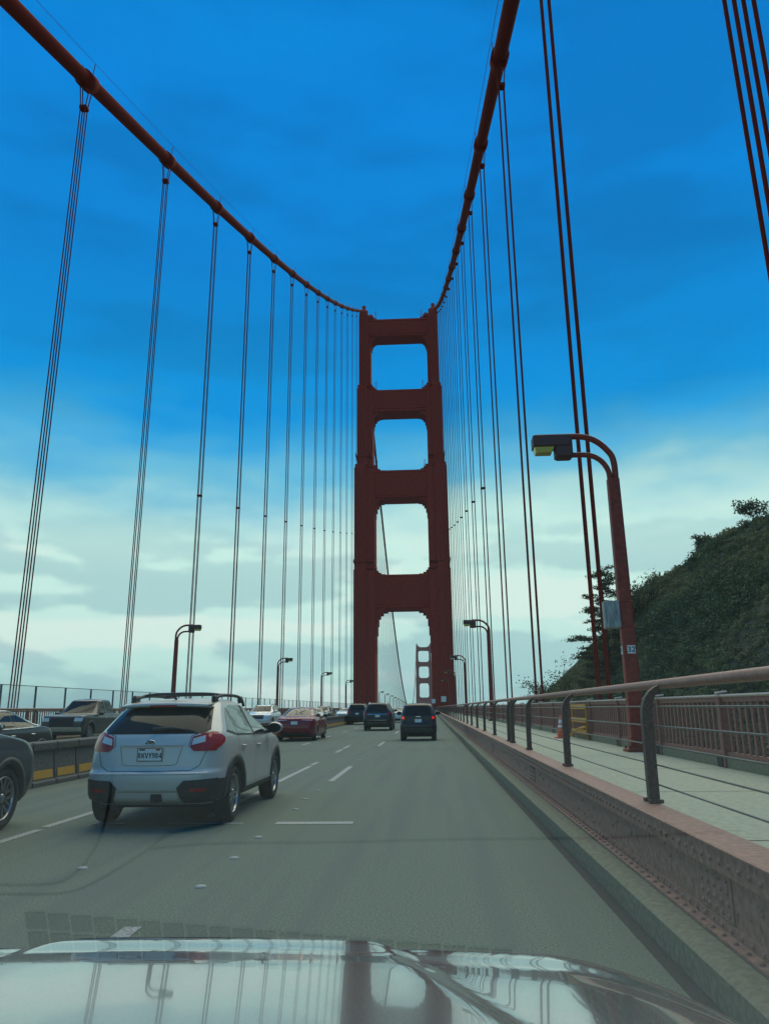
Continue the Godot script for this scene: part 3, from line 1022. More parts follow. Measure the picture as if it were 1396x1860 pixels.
func bushy(called: String, label: String, at: Vector3, h: float, r: float, sd: int, dense: float, category: String, tone := Color(0.026, 0.040, 0.016)) -> void:
	var q := RandomNumberGenerator.new()
	q.seed = sd
	var t := thing(called, label, category, Transform3D(Basis(), at), "trees and bushes on the hill")
	var s := tool()
	var ends := []
	var fork := Vector3(q.randfn() * 0.2, h * 0.2, q.randfn() * 0.2)
	limb(s, Vector3(0, -0.8, 0), fork, h * 0.035, h * 0.024, q)
	for k in 9:
		var a := TAU * k / 9.0 + q.randf()
		var e := Vector3(cos(a) * r * q.randf_range(0.35, 0.95), h * q.randf_range(0.30, 1.0), sin(a) * r * q.randf_range(0.35, 0.95))
		limb(s, fork, e, h * 0.018, h * 0.006, q)
		ends.append(e)
		for j in 4:
			var e2 := e + Vector3(q.randfn(), q.randfn() * 0.6 + 0.3, q.randfn()) * r * 0.34
			limb(s, fork.lerp(e, q.randf_range(0.5, 0.9)), e2, h * 0.008, h * 0.003, q)
			ends.append(e2)
	done(s, "trunk", M.bark, t)
	s = tool()
	s.set_smooth_group(-1)
	for e in ends:
		for k in int(46 * dense):
			var v: Vector3 = e + Vector3(q.randfn(), q.randfn() * 0.7, q.randfn()) * r * 0.20
			v.y = max(v.y, h * 0.12)
			var a := Vector3(q.randfn(), q.randfn(), q.randfn()).normalized() * q.randf_range(0.14, 0.30)
			var b := a.cross(Vector3(q.randfn(), q.randfn(), q.randfn())).normalized() * q.randf_range(0.08, 0.15)
			tri(s, v - b, v + a, v + b)
			tri(s, v - b, v + b, v - a)
	var crown := done(s, "crown", leaf_mat(tone.linear_to_srgb()), t)
	crown.set_meta("kind", "stuff")

func conifer(at: Vector3, h: float, sd: int) -> void:
	var q := RandomNumberGenerator.new()
	q.seed = sd
	var t := thing("conifer", "tall dark open-branched conifer behind the suspender ropes and lamp post", "tree", Transform3D(Basis(), at), "trees and bushes on the hill")
	var s := tool()
	tube(s, [Vector3.ZERO, Vector3(0.1, h * 0.5, 0), Vector3(-0.1, h, 0)], [0.42, 0.26, 0.05], 8)
	var leaf := tool()
	leaf.set_smooth_group(-1)
	for k in 66:
		var f0 := k / 65.0
		var y := h * lerpf(0.34, 0.985, f0)
		var a := q.randf() * TAU
		var reach := lerpf(9.6, 2.6, pow(f0, 0.85)) * q.randf_range(0.4, 1.05)
		if cos(a) > 0.2: reach *= 0.75
		var tip := Vector3(cos(a) * reach, y + reach * q.randf_range(-0.06, 0.20), sin(a) * reach)
		limb(s, Vector3(0, y, 0), tip, 0.08, 0.025, q)
		# needles sit in flat pads along the outer half of each bough
		for pad in int(2 + reach * 1.4):
			var fp := sqrt(q.randf_range(0.16, 1.0))
			var pc := Vector3(0, y, 0).lerp(tip, fp) + Vector3(q.randfn() * 0.35, q.randf_range(0.0, 0.25), q.randfn() * 0.35)
			for j in 34:
				var v := pc + Vector3(q.randfn() * 0.46, q.randfn() * 0.15, q.randfn() * 0.46)
				var d1 := Vector3(q.randfn(), q.randfn() * 0.4 + 0.35, q.randfn()).normalized() * q.randf_range(0.16, 0.34)
				var d2 := d1.cross(Vector3(q.randfn(), q.randfn(), q.randfn())).normalized() * q.randf_range(0.06, 0.12)
				tri(leaf, v - d2, v + d1, v + d2)
				tri(leaf, v - d2, v + d2, v - d1 * 0.6)
	done(s, "trunk", M.bark, t)
	var c := done(leaf, "crown", leaf_mat(Color(0.020, 0.032, 0.016).linear_to_srgb()), t)
	c.set_meta("kind", "stuff")

# ------------------------------------------------------------------ lamps
func lamps() -> void:
	var proto: Array = lamp_meshes()
	for side in [1.0, -1.0]:
		for k in 27:
			var d := 20.0 + 45.72 * k
			if (side < 0 and k == 0) or k > (6 if side > 0 else 18): continue
			if absf(d - TOWER_D) < 12: d += 14
			var shift: float = 0.0 if d < TOWER_D else -2.4 * (d - TOWER_D) / (FAR_D - TOWER_D)
			var label := "nearest street lamp on the walkway, with number plate and grey box"
			if k > 0:
				var rank := nth(6 - k) if k < 6 else nth(k - 5)
				label = "%s curved twin-arm street lamp %s the tall tower, %s" % [rank, "before" if k < 6 else "past", "on the walkway" if side > 0 else "beyond the oncoming lanes"]
			var t := thing("street_lamp", label, "street lamp", Transform3D(Basis(Vector3.UP, 0.0 if side > 0 else PI), Vector3(CX + side * 13.14 + shift, deck_y(d) + 0.2, -d)), "" if k == 0 else ("street lamps along the walkway" if side > 0 else "street lamps beyond the oncoming lanes"))
			for m in proto: put(m[0], m[1], m[2], t)
			if k == 0: lamp_extras(t)

func lamp_meshes() -> Array:
	var out := []
	var s := tool()
	# tapered square pole with softened corners
	var rings := []
	for lv in [[0.0, 0.20, 0.17], [0.35, 0.195, 0.165], [0.36, 0.175, 0.15], [3.0, 0.165, 0.14], [6.9, 0.15, 0.125]]:
		var c := 0.03
		var a: float = lv[1]
		var b: float = lv[2]
		rings.append([Vector3(a - c, lv[0], -b), Vector3(a, lv[0], -b + c), Vector3(a, lv[0], b - c), Vector3(a - c, lv[0], b), Vector3(-a + c, lv[0], b), Vector3(-a, lv[0], b - c), Vector3(-a, lv[0], -b + c), Vector3(-a + c, lv[0], -b)])
	s.set_smooth_group(-1)
	for k in rings.size() - 1:
		for i in 8:
			var j := (i + 1) % 8
			quad(s, rings[k][i], rings[k][j], rings[k + 1][j], rings[k + 1][i])
	out.append([mesh_of(s), "pole", M.lamp_post])
	s = tool()
	cbox(s, Vector3(0, 0.03, 0), Vector3(0.62, 0.10, 0.55), 0.02)
	for p in [[-1, -1], [-1, 1], [1, -1], [1, 1]]:
		lathe(s, [Vector2(0.03, 0.08), Vector2(0.03, 0.13), Vector2(0, 0.13)], 6, Transform3D(Basis(), Vector3(p[0] * 0.25, 0, p[1] * 0.22)), -1)
	out.append([mesh_of(s), "base_plate", M.lamp_post])
	var up := []
	for p in [[0.065, -0.25], [0.075, 0.0], [0.075, 0.33], [0.03, 0.60], [-0.10, 0.80], [-0.25, 0.96], [-0.44, 1.09], [-0.66, 1.165], [-0.9, 1.19], [-1.35, 1.19]]: up.append(Vector3(p[0], p[1] + 6.95, 0))
	s = tool()
	tube(s, smooth_path(up), 0.082, 10)
	out.append([mesh_of(s), "upper_arm", M.lamp_post])
	var low := []
	for p in [[-0.075, -0.25], [-0.075, 0.0], [-0.10, 0.20], [-0.20, 0.40], [-0.34, 0.54], [-0.52, 0.63], [-0.75, 0.66], [-1.25, 0.66]]: low.append(Vector3(p[0], p[1] + 6.95, 0))
	s = tool()
	tube(s, smooth_path(low), 0.072, 10)
	out.append([mesh_of(s), "lower_arm", M.lamp_post])
	s = tool()
	cbox(s, Vector3(-1.55, 7.98, 0), Vector3(1.0, 0.34, 0.46), 0.03)
	cbox(s, Vector3(-1.24, 7.82, 0), Vector3(0.46, 0.62, 0.40), 0.04)
	out.append([mesh_of(s), "lamp_housing", M.lamp_head])
	s = tool()
	var a := [Vector3(-2.02, 7.80, 0.20), Vector3(-1.50, 7.80, 0.20), Vector3(-1.50, 7.80, -0.20), Vector3(-2.02, 7.80, -0.20)]
	var b := [Vector3(-1.98, 7.66, 0.15), Vector3(-1.56, 7.66, 0.15), Vector3(-1.56, 7.66, -0.15), Vector3(-1.98, 7.66, -0.15)]
	s.set_smooth_group(-1)
	for i in 4:
		quad(s, a[i], a[(i + 1) % 4], b[(i + 1) % 4], b[i])
	quad(s, b[0], b[1], b[2], b[3])
	out.append([mesh_of(s), "lens", M.lens])
	return out

func smooth_path(pts: Array, per := 4) -> Array:
	var c := Curve3D.new()
	for i in pts.size():
		var t: Vector3 = (pts[min(i + 1, pts.size() - 1)] - pts[max(i - 1, 0)]) / 6.0
		c.add_point(pts[i], -t, t)
	var out := []
	for i in pts.size() - 1:
		for k in per: out.append(c.sample(i, float(k) / per))
	out.append(pts[-1])
	return out

func lamp_extras(t: Node3D) -> void:
	var s := tool()
	cbox(s, Vector3(-0.36, 3.30, 0.02), Vector3(0.38, 0.68, 0.30), 0.015)
	done(s, "utility_box", M.galv, t)
	s = tool()
	for y in [2.99, 3.62]:
		cbox(s, Vector3(0, y, 0), Vector3(0.37, 0.035, 0.32), 0.01)
	done(s, "box_strap", M.lamp_post, t)
	s = tool()
	box(s, Vector3(0.02, 2.42, 0.149), Vector3(0.20, 0.20, 0.008))
	var p := done(s, "number_plate", M.sign, t)
	letters("32", 0.13, 0.004, "number", M.ink_blue, p, Transform3D(Basis(), Vector3(0.02, 2.42, 0.155)))
	s = tool()
	box(s, Vector3(-0.174, 2.42, -0.02), Vector3(0.008, 0.20, 0.14))
	p = done(s, "number_plate", M.sign, t)
	letters("1", 0.13, 0.004, "number", M.ink_blue, p, Transform3D(Basis(Vector3.UP, -PI / 2), Vector3(-0.180, 2.42, -0.02)))

# ------------------------------------------------------------------ median barrier
func median() -> void:
	var t := thing("median_barrier", "dark concrete and steel median barrier of linked segments with yellow stripes", "barrier", Transform3D(Basis(), Vector3(-7.12, 0, 0)))
	var s := tool()
	var sec := PackedVector2Array([Vector2(-0.22, 0.0), Vector2(0.22, 0.0), Vector2(0.22, 0.07), Vector2(0.165, 0.11), Vector2(0.135, 0.34), Vector2(0.11, 0.58), Vector2(0.17, 0.63), Vector2(0.175, 0.735), Vector2(0.155, 0.755), Vector2(-0.155, 0.755), Vector2(-0.175, 0.735), Vector2(-0.17, 0.63), Vector2(-0.11, 0.58), Vector2(-0.135, 0.34), Vector2(-0.165, 0.11), Vector2(-0.22, 0.07)])
	prism(s, sec, -0.435, 0.435)
	var seg := mesh_of(s)
	s = tool()
	for side in [-1, 1]:
		s.set_smooth_group(-1)
		box(s, Vector3(side * 0.162, 0.20, 0), Vector3(0.012, 0.145, 0.72), Basis(Vector3(0, 0, 1), side * 0.13))
	var stripe := mesh_of(s)
	s = tool()
	box(s, Vector3(0, 0.33, 0), Vector3(0.10, 0.5, 0.16))
	var hinge := mesh_of(s)
	var tilt := Basis(Vector3.RIGHT, atan(GRADE))
	for k in range(0, 190):
		var d := 8.0 + 0.92 * k
		var xf := Transform3D(tilt, Vector3(0, deck_y(d) + 0.002, -d))
		var o := put(seg, "barrier_segment", M.median, t, xf)
		put(stripe, "yellow_stripe", M.yellow, o)
		if k < 60: put(hinge, "hinge", M.black, o, Transform3D(Basis(), Vector3(0, 0, 0.46)))

# ------------------------------------------------------------------ cars
# A car's shell is a stack of level slices: each has a rear end r, a front end f (both along the car,
# from the tail), a half width w, and rounded corners. Everything else is laid on that shell.
class Shell:
	var y := []
	var r := []
	var f := []
	var w := []
	var ca := 0.30      # corner size across
	var cb := 0.30      # corner size along
	var crown := 0.05   # bow of the tail and nose
	var taper := 0.05   # narrowing of the sides towards both ends
	var length := 4.4
	func val(a: Array, h: float) -> float:
		var k := 0
		while k < y.size() - 2 and y[k + 1] < h: k += 1
		var t: float = clamp((h - y[k]) / (y[k + 1] - y[k]), 0, 1)
		var p: float = a[max(k - 1, 0)]
		var q: float = a[min(k + 2, a.size() - 1)]
		var m0: float = (a[k + 1] - p) / max(y[k + 1] - y[max(k - 1, 0)], 1e-4) * (y[k + 1] - y[k])
		var m1: float = (q - a[k]) / max(y[min(k + 2, y.size() - 1)] - y[k], 1e-4) * (y[k + 1] - y[k])
		var dl: float = a[k + 1] - a[k]
		# keep it monotone
		if dl == 0.0:
			m0 = 0; m1 = 0
		else:
			m0 = clamp(m0 / dl, 0, 3) * dl
			m1 = clamp(m1 / dl, 0, 3) * dl
		var t2 := t * t
		var t3 := t2 * t
		return (2 * t3 - 3 * t2 + 1) * a[k] + (t3 - 2 * t2 + t) * m0 + (-2 * t3 + 3 * t2) * a[k + 1] + (t3 - t2) * m1
	func half(h: float, s: float) -> float:
		# half width at height h and place s along the car
		var R := val(r, h)
		var F := val(f, h)
		var W := val(w, h)
		var t := (s - length * 0.5) / (length * 0.5)
		var x := W * (1.0 - taper * pow(absf(t), 3.0))
		var b: float = min(cb, (F - R) * 0.5)
		var a: float = min(ca, W)
		var near: float = min(s - R, F - s)
		if near < b:
			var u: float = clamp((b - near) / b, 0, 1)
			x -= a * (1.0 - sqrt(max(0.0, 1.0 - u * u)))
		return x
	func tail(h: float, x: float) -> float:
		return ending(h, x, val(r, h), 1.0)
	func nose(h: float, x: float) -> float:
		return ending(h, x, val(f, h), -1.0)
	func ending(h: float, x: float, e: float, dir: float) -> float:
		# where the shell's end lies at height h and x across, in step with half() and bow()
		var R := val(r, h)
		var F := val(f, h)
		var W := val(w, h)
		var b: float = min(cb, (F - R) * 0.5)
		var a: float = min(ca, W)
		var s := e
		for k in 3:
			var t := (s - length * 0.5) / (length * 0.5)
			var q: float = W * (1.0 - taper * pow(absf(t), 3.0)) - absf(x)
			if q >= a:
				s = e
				break
			q = clamp(1.0 - q / a, 0.0, 1.0)
			s = e + dir * b * (1.0 - sqrt(max(0.0, 1.0 - q * q)))
		var near: float = clamp(1.0 - absf(s - e) / max(b, 0.01), 0, 1)
		return s + dir * crown * near * pow(absf(x) / max(W * (1.0 - taper), 0.01), 2.0)
	func bow(h: float, s: float, x: float) -> float:
		var R := val(r, h)
		var F := val(f, h)
		var c: float = max(min(cb, (F - R) * 0.5), 0.01)
		var W: float = max(val(w, h) * (1.0 - taper), 0.01)
		return s + crown * (clampf(1.0 - (s - R) / c, 0, 1) - clampf(1.0 - (F - s) / c, 0, 1)) * pow(absf(x) / W, 2.0)
	func side(h: float, s: float, dir: float, proud: float) -> Vector3:
		var x := half(h, s)
		return pt(dir * (x + proud), h, bow(h, s, x))
	func pt(x: float, h: float, s: float) -> Vector3:
		return Vector3(x, h, length * 0.5 - s)

func shell_mesh(b: Shell, y0: float, y1: float, ny: int, ns: int, wheels: Array) -> Mesh:
	var s := tool()
	s.set_smooth_group(0)
	var rows := []
	for i in ny + 1:
		var h := lerpf(y0, y1, float(i) / ny)
		var R := b.val(b.r, h)
		var F := b.val(b.f, h)
		var W := b.val(b.w, h) * (1.0 - b.taper)
		var row := []
		var side := []
		var c: float = min(b.cb, (F - R) * 0.5)
		# along the right side, corners sampled finer
		var ss := []
		for k in 7: ss.append(R + c * (1.0 - cos(PI / 2 * k / 7.0)))
		for k in ns + 1: ss.append(R + c + (F - R - 2 * c) * k / ns)
		for k in 7: ss.append(F - c + c * sin(PI / 2 * (k + 1) / 7.0))
		for q in ss:
			var x := b.half(h, q)
			for wv in wheels:
				if Vector2(q - wv.x, h - wv.y).length() < wv.z: x = min(x, 0.52)
			var z: float = q
			# bow of the ends
			var toR: float = clamp(1.0 - (q - R) / max(c, 0.01), 0, 1)
			var toF: float = clamp(1.0 - (F - q) / max(c, 0.01), 0, 1)
			z += b.crown * (toR - toF) * pow(x / max(W, 0.01), 2.0)
			side.append(Vector2(x, z))
		for v in side: row.append(b.pt(v.x, h, v.y))
		var last: Vector2 = side[-1]
		var xe: float = last.x
		for k in range(1, 8):
			var x := xe * (1.0 - 2.0 * k / 8.0)
			row.append(b.pt(x, h, F - b.crown * pow(x / max(W, 0.01), 2.0)))
		for k in range(side.size() - 1, -1, -1): row.append(b.pt(-side[k].x, h, side[k].y))
		xe = side[0].x
		for k in range(1, 8):
			var x := -xe * (1.0 - 2.0 * k / 8.0)
			row.append(b.pt(x, h, R + b.crown * pow(x / max(W, 0.01), 2.0)))
		rows.append(row)
	var n: int = rows[0].size()
	for i in ny:
		for k in n:
			var j := (k + 1) % n
			quad(s, rows[i][k], rows[i][j], rows[i + 1][j], rows[i + 1][k])
	for e in [0, ny]:
		var mid := Vector3.ZERO
		for v in rows[e]: mid += v
		mid /= n
		for k in n: tri(s, mid, rows[e][k], rows[e][(k + 1) % n])
	return mesh_of(s)

func ring_band(b: Shell, c: Vector2, r0: float, r1: float, proud: float, a0: float, a1: float, side: float) -> Mesh:
	# wheel-arch trim that follows the shell's side
	var s := tool()
	s.set_smooth_group(0)
	var n := 28
	for k in n:
		var q := []
		for e in [[k, r0], [k + 1, r0], [k + 1, r1], [k, r1]]:
			var a := lerpf(a0, a1, float(e[0]) / n)
			var p := Vector2(c.x + cos(a) * e[1], c.y + sin(a) * e[1])
			var x := b.half(clampf(p.y, b.y[0], 9.0), p.x)
			q.append([x, p])
		var o := []
		var i := []
		for e in q:
			o.append(b.pt(side * (e[0] + proud), e[1].y, e[1].x))
			i.append(b.pt(side * (e[0] - 0.10), e[1].y, e[1].x))
		quad(s, o[0], o[1], o[2], o[3])
		quad(s, o[0], i[0], i[1], o[1])
		quad(s, o[3], o[2], b.pt(side * q[2][0], q[2][1].y, q[2][1].x), b.pt(side * q[3][0], q[3][1].y, q[3][1].x))
	return mesh_of(s)

func wheel(parent: Node3D, at: Vector3, r: float, width: float, side: float, spokes: int, rim: Material) -> void:
	var w := node("wheel", parent, Transform3D(Basis(Vector3(0, 0, 1), -PI / 2 * side), at))
	var s := tool()
	var h := width / 2
	var ri := r * 0.70
	lathe(s, [Vector2(ri, -h * 0.8), Vector2(ri + 0.02, -h * 0.95), Vector2(r * 0.90, -h), Vector2(r * 0.97, -h * 0.85), Vector2(r, -h * 0.6), Vector2(r, h * 0.6), Vector2(r * 0.97, h * 0.85), Vector2(r * 0.90, h), Vector2(ri + 0.02, h * 0.95), Vector2(ri, h * 0.8)], 36)
	done(s, "tyre", M.rubber, w)
	s = tool()
	lathe(s, [Vector2(ri, -h * 0.8), Vector2(ri * 0.95, h * 0.2), Vector2(0.0, h * 0.1)], 28)
	done(s, "barrel", M.black, w)
	s = tool()
	lathe(s, [Vector2(ri + 0.004, h * 0.80), Vector2(ri - 0.004, h * 0.90), Vector2(ri * 0.93, h * 0.80), Vector2(ri * 0.92, h * 0.5)], 36)
	for k in spokes:
		var b := Basis(Vector3.UP, TAU * k / spokes)
		for e in [-1, 1]:
			var p := PackedVector2Array([Vector2(ri * 0.12, e * 0.012), Vector2(ri * 0.12, e * 0.04), Vector2(ri * 0.94, e * 0.060), Vector2(ri * 0.94, e * 0.028)])
			prism(s, p, -h * 0.72, -h * 0.46, Transform3D(b * Basis(Vector3.RIGHT, PI / 2), Vector3.ZERO))
	lathe(s, [Vector2(ri * 0.24, h * 0.45), Vector2(ri * 0.22, h * 0.74), Vector2(ri * 0.14, h * 0.80), Vector2(0, h * 0.80)], 18)
	done(s, "rim", rim, w)

func arch_wheels(t: Node3D, b: Shell, wheels: Array, r: float, spokes: int, rim: Material, trim: Material, proud := 0.012, wide := 0.07) -> void:
	for wv in wheels:
		for side in [-1.0, 1.0]:
			put(ring_band(b, Vector2(wv.x, wv.y), wv.z - 0.015, wv.z + wide, proud, -0.15, PI + 0.15, side), "arch_trim", trim, t)
			wheel(t, b.pt(side * (b.val(b.w, 0.45) - 0.125), r, wv.x), r, 0.21, side, spokes, rim)

func side_patch(t: Node3D, b: Shell, poly: Array, called: String, m: Material, proud := 0.004, sides := [-1.0, 1.0]) -> void:
	for side in sides:
		var s := tool()
		var pv := []
		for p in poly: pv.append(Vector2(p[0], p[1]))
		patch(s, pv, func(v): return b.side(v.y, v.x, side, proud))
		done(s, called, m, t)

func end_patch(t: Node3D, b: Shell, poly: Array, called: String, m: Material, proud := 0.004, front := false) -> MeshInstance3D:
	var s := tool()
	var pv := []
	for p in poly: pv.append(Vector2(p[0], p[1]))
	if front:
		patch(s, pv, func(v): return b.pt(v.x, v.y, b.nose(v.y, v.x) + proud))
	else:
		patch(s, pv, func(v): return b.pt(v.x, v.y, b.tail(v.y, v.x) - proud))
	return done(s, called, m, t)

func both(poly: Array) -> Array:
	# mirror a polygon in x
	var out := []
	for p in poly: out.append([-p[0], p[1]])
	out.reverse()
	return out

# thin line laid on the side or the tail, drawn as a sunken dark seam
func seam(t: Node3D, b: Shell, line: Array, on_side: bool, sides := [-1.0, 1.0], front := false, wide := 0.007) -> void:
	for side in sides:
		var s := tool()
		s.set_smooth_group(0)
		for i in line.size() - 1:
			var n: int = 8
			for k in n:
				var a := Vector2(line[i][0], line[i][1]).lerp(Vector2(line[i + 1][0], line[i + 1][1]), float(k) / n)
				var c := Vector2(line[i][0], line[i][1]).lerp(Vector2(line[i + 1][0], line[i + 1][1]), float(k + 1) / n)
				var nrm: Vector2 = (c - a).orthogonal().normalized() * wide / 2
				var f := func(v: Vector2):
					if on_side: return b.side(v.y, v.x, side, 0.0025)
					if front: return b.pt(side * v.x, v.y, b.nose(v.y, v.x) + 0.0025)
					return b.pt(side * v.x, v.y, b.tail(v.y, v.x) - 0.0025)
				quad(s, f.call(a - nrm), f.call(c - nrm), f.call(c + nrm), f.call(a + nrm))
		done(s, "panel_gap", M.black, t)

func plate(t: Node3D, at: Vector3, text: String, w := 0.305, front := false) -> void:
	var s := tool()
	var turn := Basis(Vector3.UP, PI if front else 0.0)
	cbox(s, Vector3.ZERO, Vector3(w, w * 0.5, 0.012), 0.004)
	var p := put(mesh_of(s), "license_plate", M.plate, t, Transform3D(turn, at))
	s = tool()
	for e in [[0, w * 0.242, w, 0.008], [0, -w * 0.242, w, 0.008], [w * 0.492, 0, 0.008, w * 0.5], [-w * 0.492, 0, 0.008, w * 0.5]]:
		box(s, Vector3(e[0], e[1], 0.007), Vector3(e[2], e[3], 0.006))
	done(s, "plate_frame", M.plastic, p)
	if text:
		letters(text, 0.060, 0.003, "plate_number", M.ink_blue, p, Transform3D(Basis(), Vector3(0, -0.012, 0.007)), 0.86)
		for e in [[-0.095, 0.07, M.ink_blue], [0.10, 0.055, M.red_lens]]:
			s = tool()
			box(s, Vector3(e[0], 0.055, 0.0068), Vector3(e[1], 0.018, 0.002))
			done(s, "sticker", e[2], p)

func mirrors(t: Node3D, b: Shell, s0: float, y: float, m: Material) -> void:
	for side in [-1.0, 1.0]:
		var o := node("door_mirror", t)
		var s := tool()
		var x := b.half(y, s0)
		var q := []
		var base := b.pt(side * (x + 0.13), y + 0.06, s0)
		for lv in [[-0.10, 0.55], [-0.07, 0.9], [0.0, 1.0], [0.06, 0.9], [0.09, 0.5]]:
			var ring := []
			for k in 12:
				var a := TAU * k / 12
				ring.append(base + Vector3(cos(a) * 0.12 * lv[1], sin(a) * 0.085 * lv[1], lv[0]))
			q.append(ring)
		s.set_smooth_group(0)
		for i in q.size() - 1:
			for k in 12: quad(s, q[i][k], q[i][(k + 1) % 12], q[i + 1][(k + 1) % 12], q[i + 1][k])
		for k in range(1, 11): tri(s, q[0][0], q[0][k], q[0][k + 1])
		done(s, "mirror_shell", m, o)
		s = tool()
		tube(s, [b.pt(side * (x - 0.03), y, s0), base + Vector3(-side * 0.06, -0.05, 0)], 0.03, 6)
		done(s, "mirror_arm", M.plastic, o)
		s = tool()
		s.set_smooth_group(-1)
		for k in range(1, 11):
			var g := func(i): return base + Vector3(cos(TAU * i / 12) * 0.105, sin(TAU * i / 12) * 0.07, 0.092)
			tri(s, g.call(0), g.call(k), g.call(k + 1))
		done(s, "mirror_glass", M.window, o)

func handles(t: Node3D, b: Shell, spots: Array, m: Material) -> void:
	for p in spots:
		for side in [-1.0, 1.0]:
			var s := tool()
			var x := b.half(p[1], p[0])
			var pts := []
			for k in 5:
				var q: float = (k - 2) * 0.05
				pts.append(b.pt(side * (x + 0.028 - 0.03 * pow(q / 0.1, 4.0) * 0.9), p[1], p[0] + q))
			tube(s, pts, 0.013, 6)
			done(s, "door_handle", m, t)

func shell(d: Dictionary) -> Shell:
	var b := Shell.new()
	b.y = d.y; b.r = d.r; b.f = d.f; b.w = d.w
	for k in ["ca", "cb", "crown", "taper", "length"]:
		if d.has(k): b.set(k, d[k])
	return b

func car_node(called: String, label: String, category: String, x: float, d_mid: float, turn: float, size: float, group := "") -> Node3D:
	var xf := on_deck(x, d_mid, turn, 0.004)
	xf.basis = xf.basis.scaled_local(Vector3.ONE * size)
	return thing(called, label, category, xf, group)

func hatchback() -> void:
	var b := shell({"y": [0.27, 0.32, 0.40, 0.55, 0.63, 0.67, 0.75, 0.90, 1.00, 1.08, 1.20, 1.32, 1.42, 1.47, 1.50, 1.52, 1.53],
		"r": [0.20, 0.08, 0.03, 0.0, 0.005, 0.05, 0.07, 0.10, 0.13, 0.17, 0.30, 0.46, 0.62, 0.72, 0.95, 1.3, 1.7],
		"f": [4.20, 4.35, 4.43, 4.45, 4.44, 4.43, 4.38, 4.10, 3.55, 3.12, 2.85, 2.58, 2.32, 2.15, 2.02, 1.9, 1.8],
		"w": [0.80, 0.86, 0.885, 0.89, 0.89, 0.89, 0.887, 0.875, 0.855, 0.825, 0.755, 0.685, 0.625, 0.575, 0.50, 0.35, 0.12],
		"length": 4.45, "ca": 0.27, "cb": 0.38, "crown": 0.06, "taper": 0.10})
	var t := car_node("hatchback", "silver crossover hatchback with roof rails, its red tail lamps facing us", "car", -3.17, 9.05 + 2.09, 0.0, 0.94)
	var wheels := [Vector3(0.84, 0.34, 0.395), Vector3(3.48, 0.34, 0.395)]
	put(shell_mesh(b, 0.27, 1.53, 64, 96, wheels), "body", M.silver, t)
	arch_wheels(t, b, wheels, 0.335, 5, M.alloy, M.plastic, 0.02, 0.085)
	# glass
	end_patch(t, b, [[-0.60, 1.085], [0.60, 1.085], [0.66, 1.13], [0.605, 1.30], [0.565, 1.41], [-0.565, 1.41], [-0.605, 1.30], [-0.66, 1.13]], "rear_window", M.window)
	side_patch(t, b, [[0.66, 1.12], [0.98, 1.07], [0.98, 1.36]], "quarter_window", M.side_glass)
	side_patch(t, b, [[1.03, 1.065], [1.86, 1.04], [1.80, 1.425], [1.30, 1.425], [1.03, 1.385]], "rear_door_window", M.side_glass)
	side_patch(t, b, [[1.93, 1.038], [2.98, 1.03], [2.62, 1.27], [2.32, 1.385], [1.95, 1.425]], "front_door_window", M.side_glass)
	side_patch(t, b, [[0.60, 1.10], [1.0, 1.04], [2.0, 1.018], [3.06, 1.01], [3.03, 1.028], [1.93, 1.034], [1.0, 1.062], [0.66, 1.118]], "window_trim", M.plastic, 0.005)
	side_patch(t, b, [[1.86, 1.04], [1.93, 1.038], [1.95, 1.425], [1.80, 1.425]], "pillar_trim", M.black, 0.0035)
	end_patch(t, b, [[-0.66, 1.10], [0.66, 1.10], [0.52, 1.42], [-0.52, 1.42]], "windscreen", M.window, 0.004, true)
	# lamps
	for m in [0, 1]:
		var lamp := [[0.47, 0.93], [0.52, 0.885], [0.76, 0.885], [0.76, 0.99], [0.74, 1.10], [0.68, 1.11], [0.49, 1.05]]
		var lens := [[0.50, 1.03], [0.63, 1.065], [0.64, 0.99], [0.49, 0.955]]
		var l := end_patch(t, b, lamp if m == 0 else both(lamp), "tail_lamp", M.red_lens, 0.012)
		end_patch(l, b, lens if m == 0 else both(lens), "clear_lens", M.clear_lens, 0.018)
		var bulb := [[0.56, 0.925], [0.62, 0.925], [0.62, 0.945], [0.56, 0.945]]
		end_patch(l, b, bulb if m == 0 else both(bulb), "bulb_reflector", M.red_lens, 0.016)
	side_patch(t, b, [[0.135, 0.89], [0.20, 0.885], [0.42, 0.985], [0.46, 1.03], [0.36, 1.095], [0.22, 1.10], [0.20, 1.0]], "tail_lamp_wrap", M.red_lens, 0.013)
	# tailgate
	seam(t, b, [[0.0, 0.66], [0.50, 0.665], [0.60, 0.72], [0.66, 0.885]], false)
	seam(t, b, [[0.45, 0.93], [0.47, 1.06], [0.64, 1.12]], false)
	end_patch(t, b, [[-0.40, 0.955], [0.40, 0.955], [0.39, 0.995], [-0.39, 0.995]], "garnish_bar", M.silver, 0.05)
	seam(t, b, [[0.38, 0.94], [0.33, 0.74], [0.28, 0.725], [0.0, 0.72]], false, [-1.0, 1.0], false, 0.005)
	var s := tool()
	var em := Transform3D(Basis.from_scale(Vector3(1.0, 0.55, 1.0)), b.pt(0, 0.985, b.tail(0.985, 0) - 0.045))
	lathe(s, [Vector2(0.062, 0.0), Vector2(0.060, 0.012), Vector2(0.052, 0.014)], 24, em * Transform3D(Basis(Vector3.RIGHT, PI / 2), Vector3.ZERO))
	var badge := done(s, "oval_badge", M.chrome, t)
	s = tool()
	lathe(s, [Vector2(0.054, 0.009), Vector2(0.0, 0.009)], 24, em * Transform3D(Basis(Vector3.RIGHT, PI / 2), Vector3.ZERO))
	done(s, "badge_field", M.navy, badge)
	s = tool()
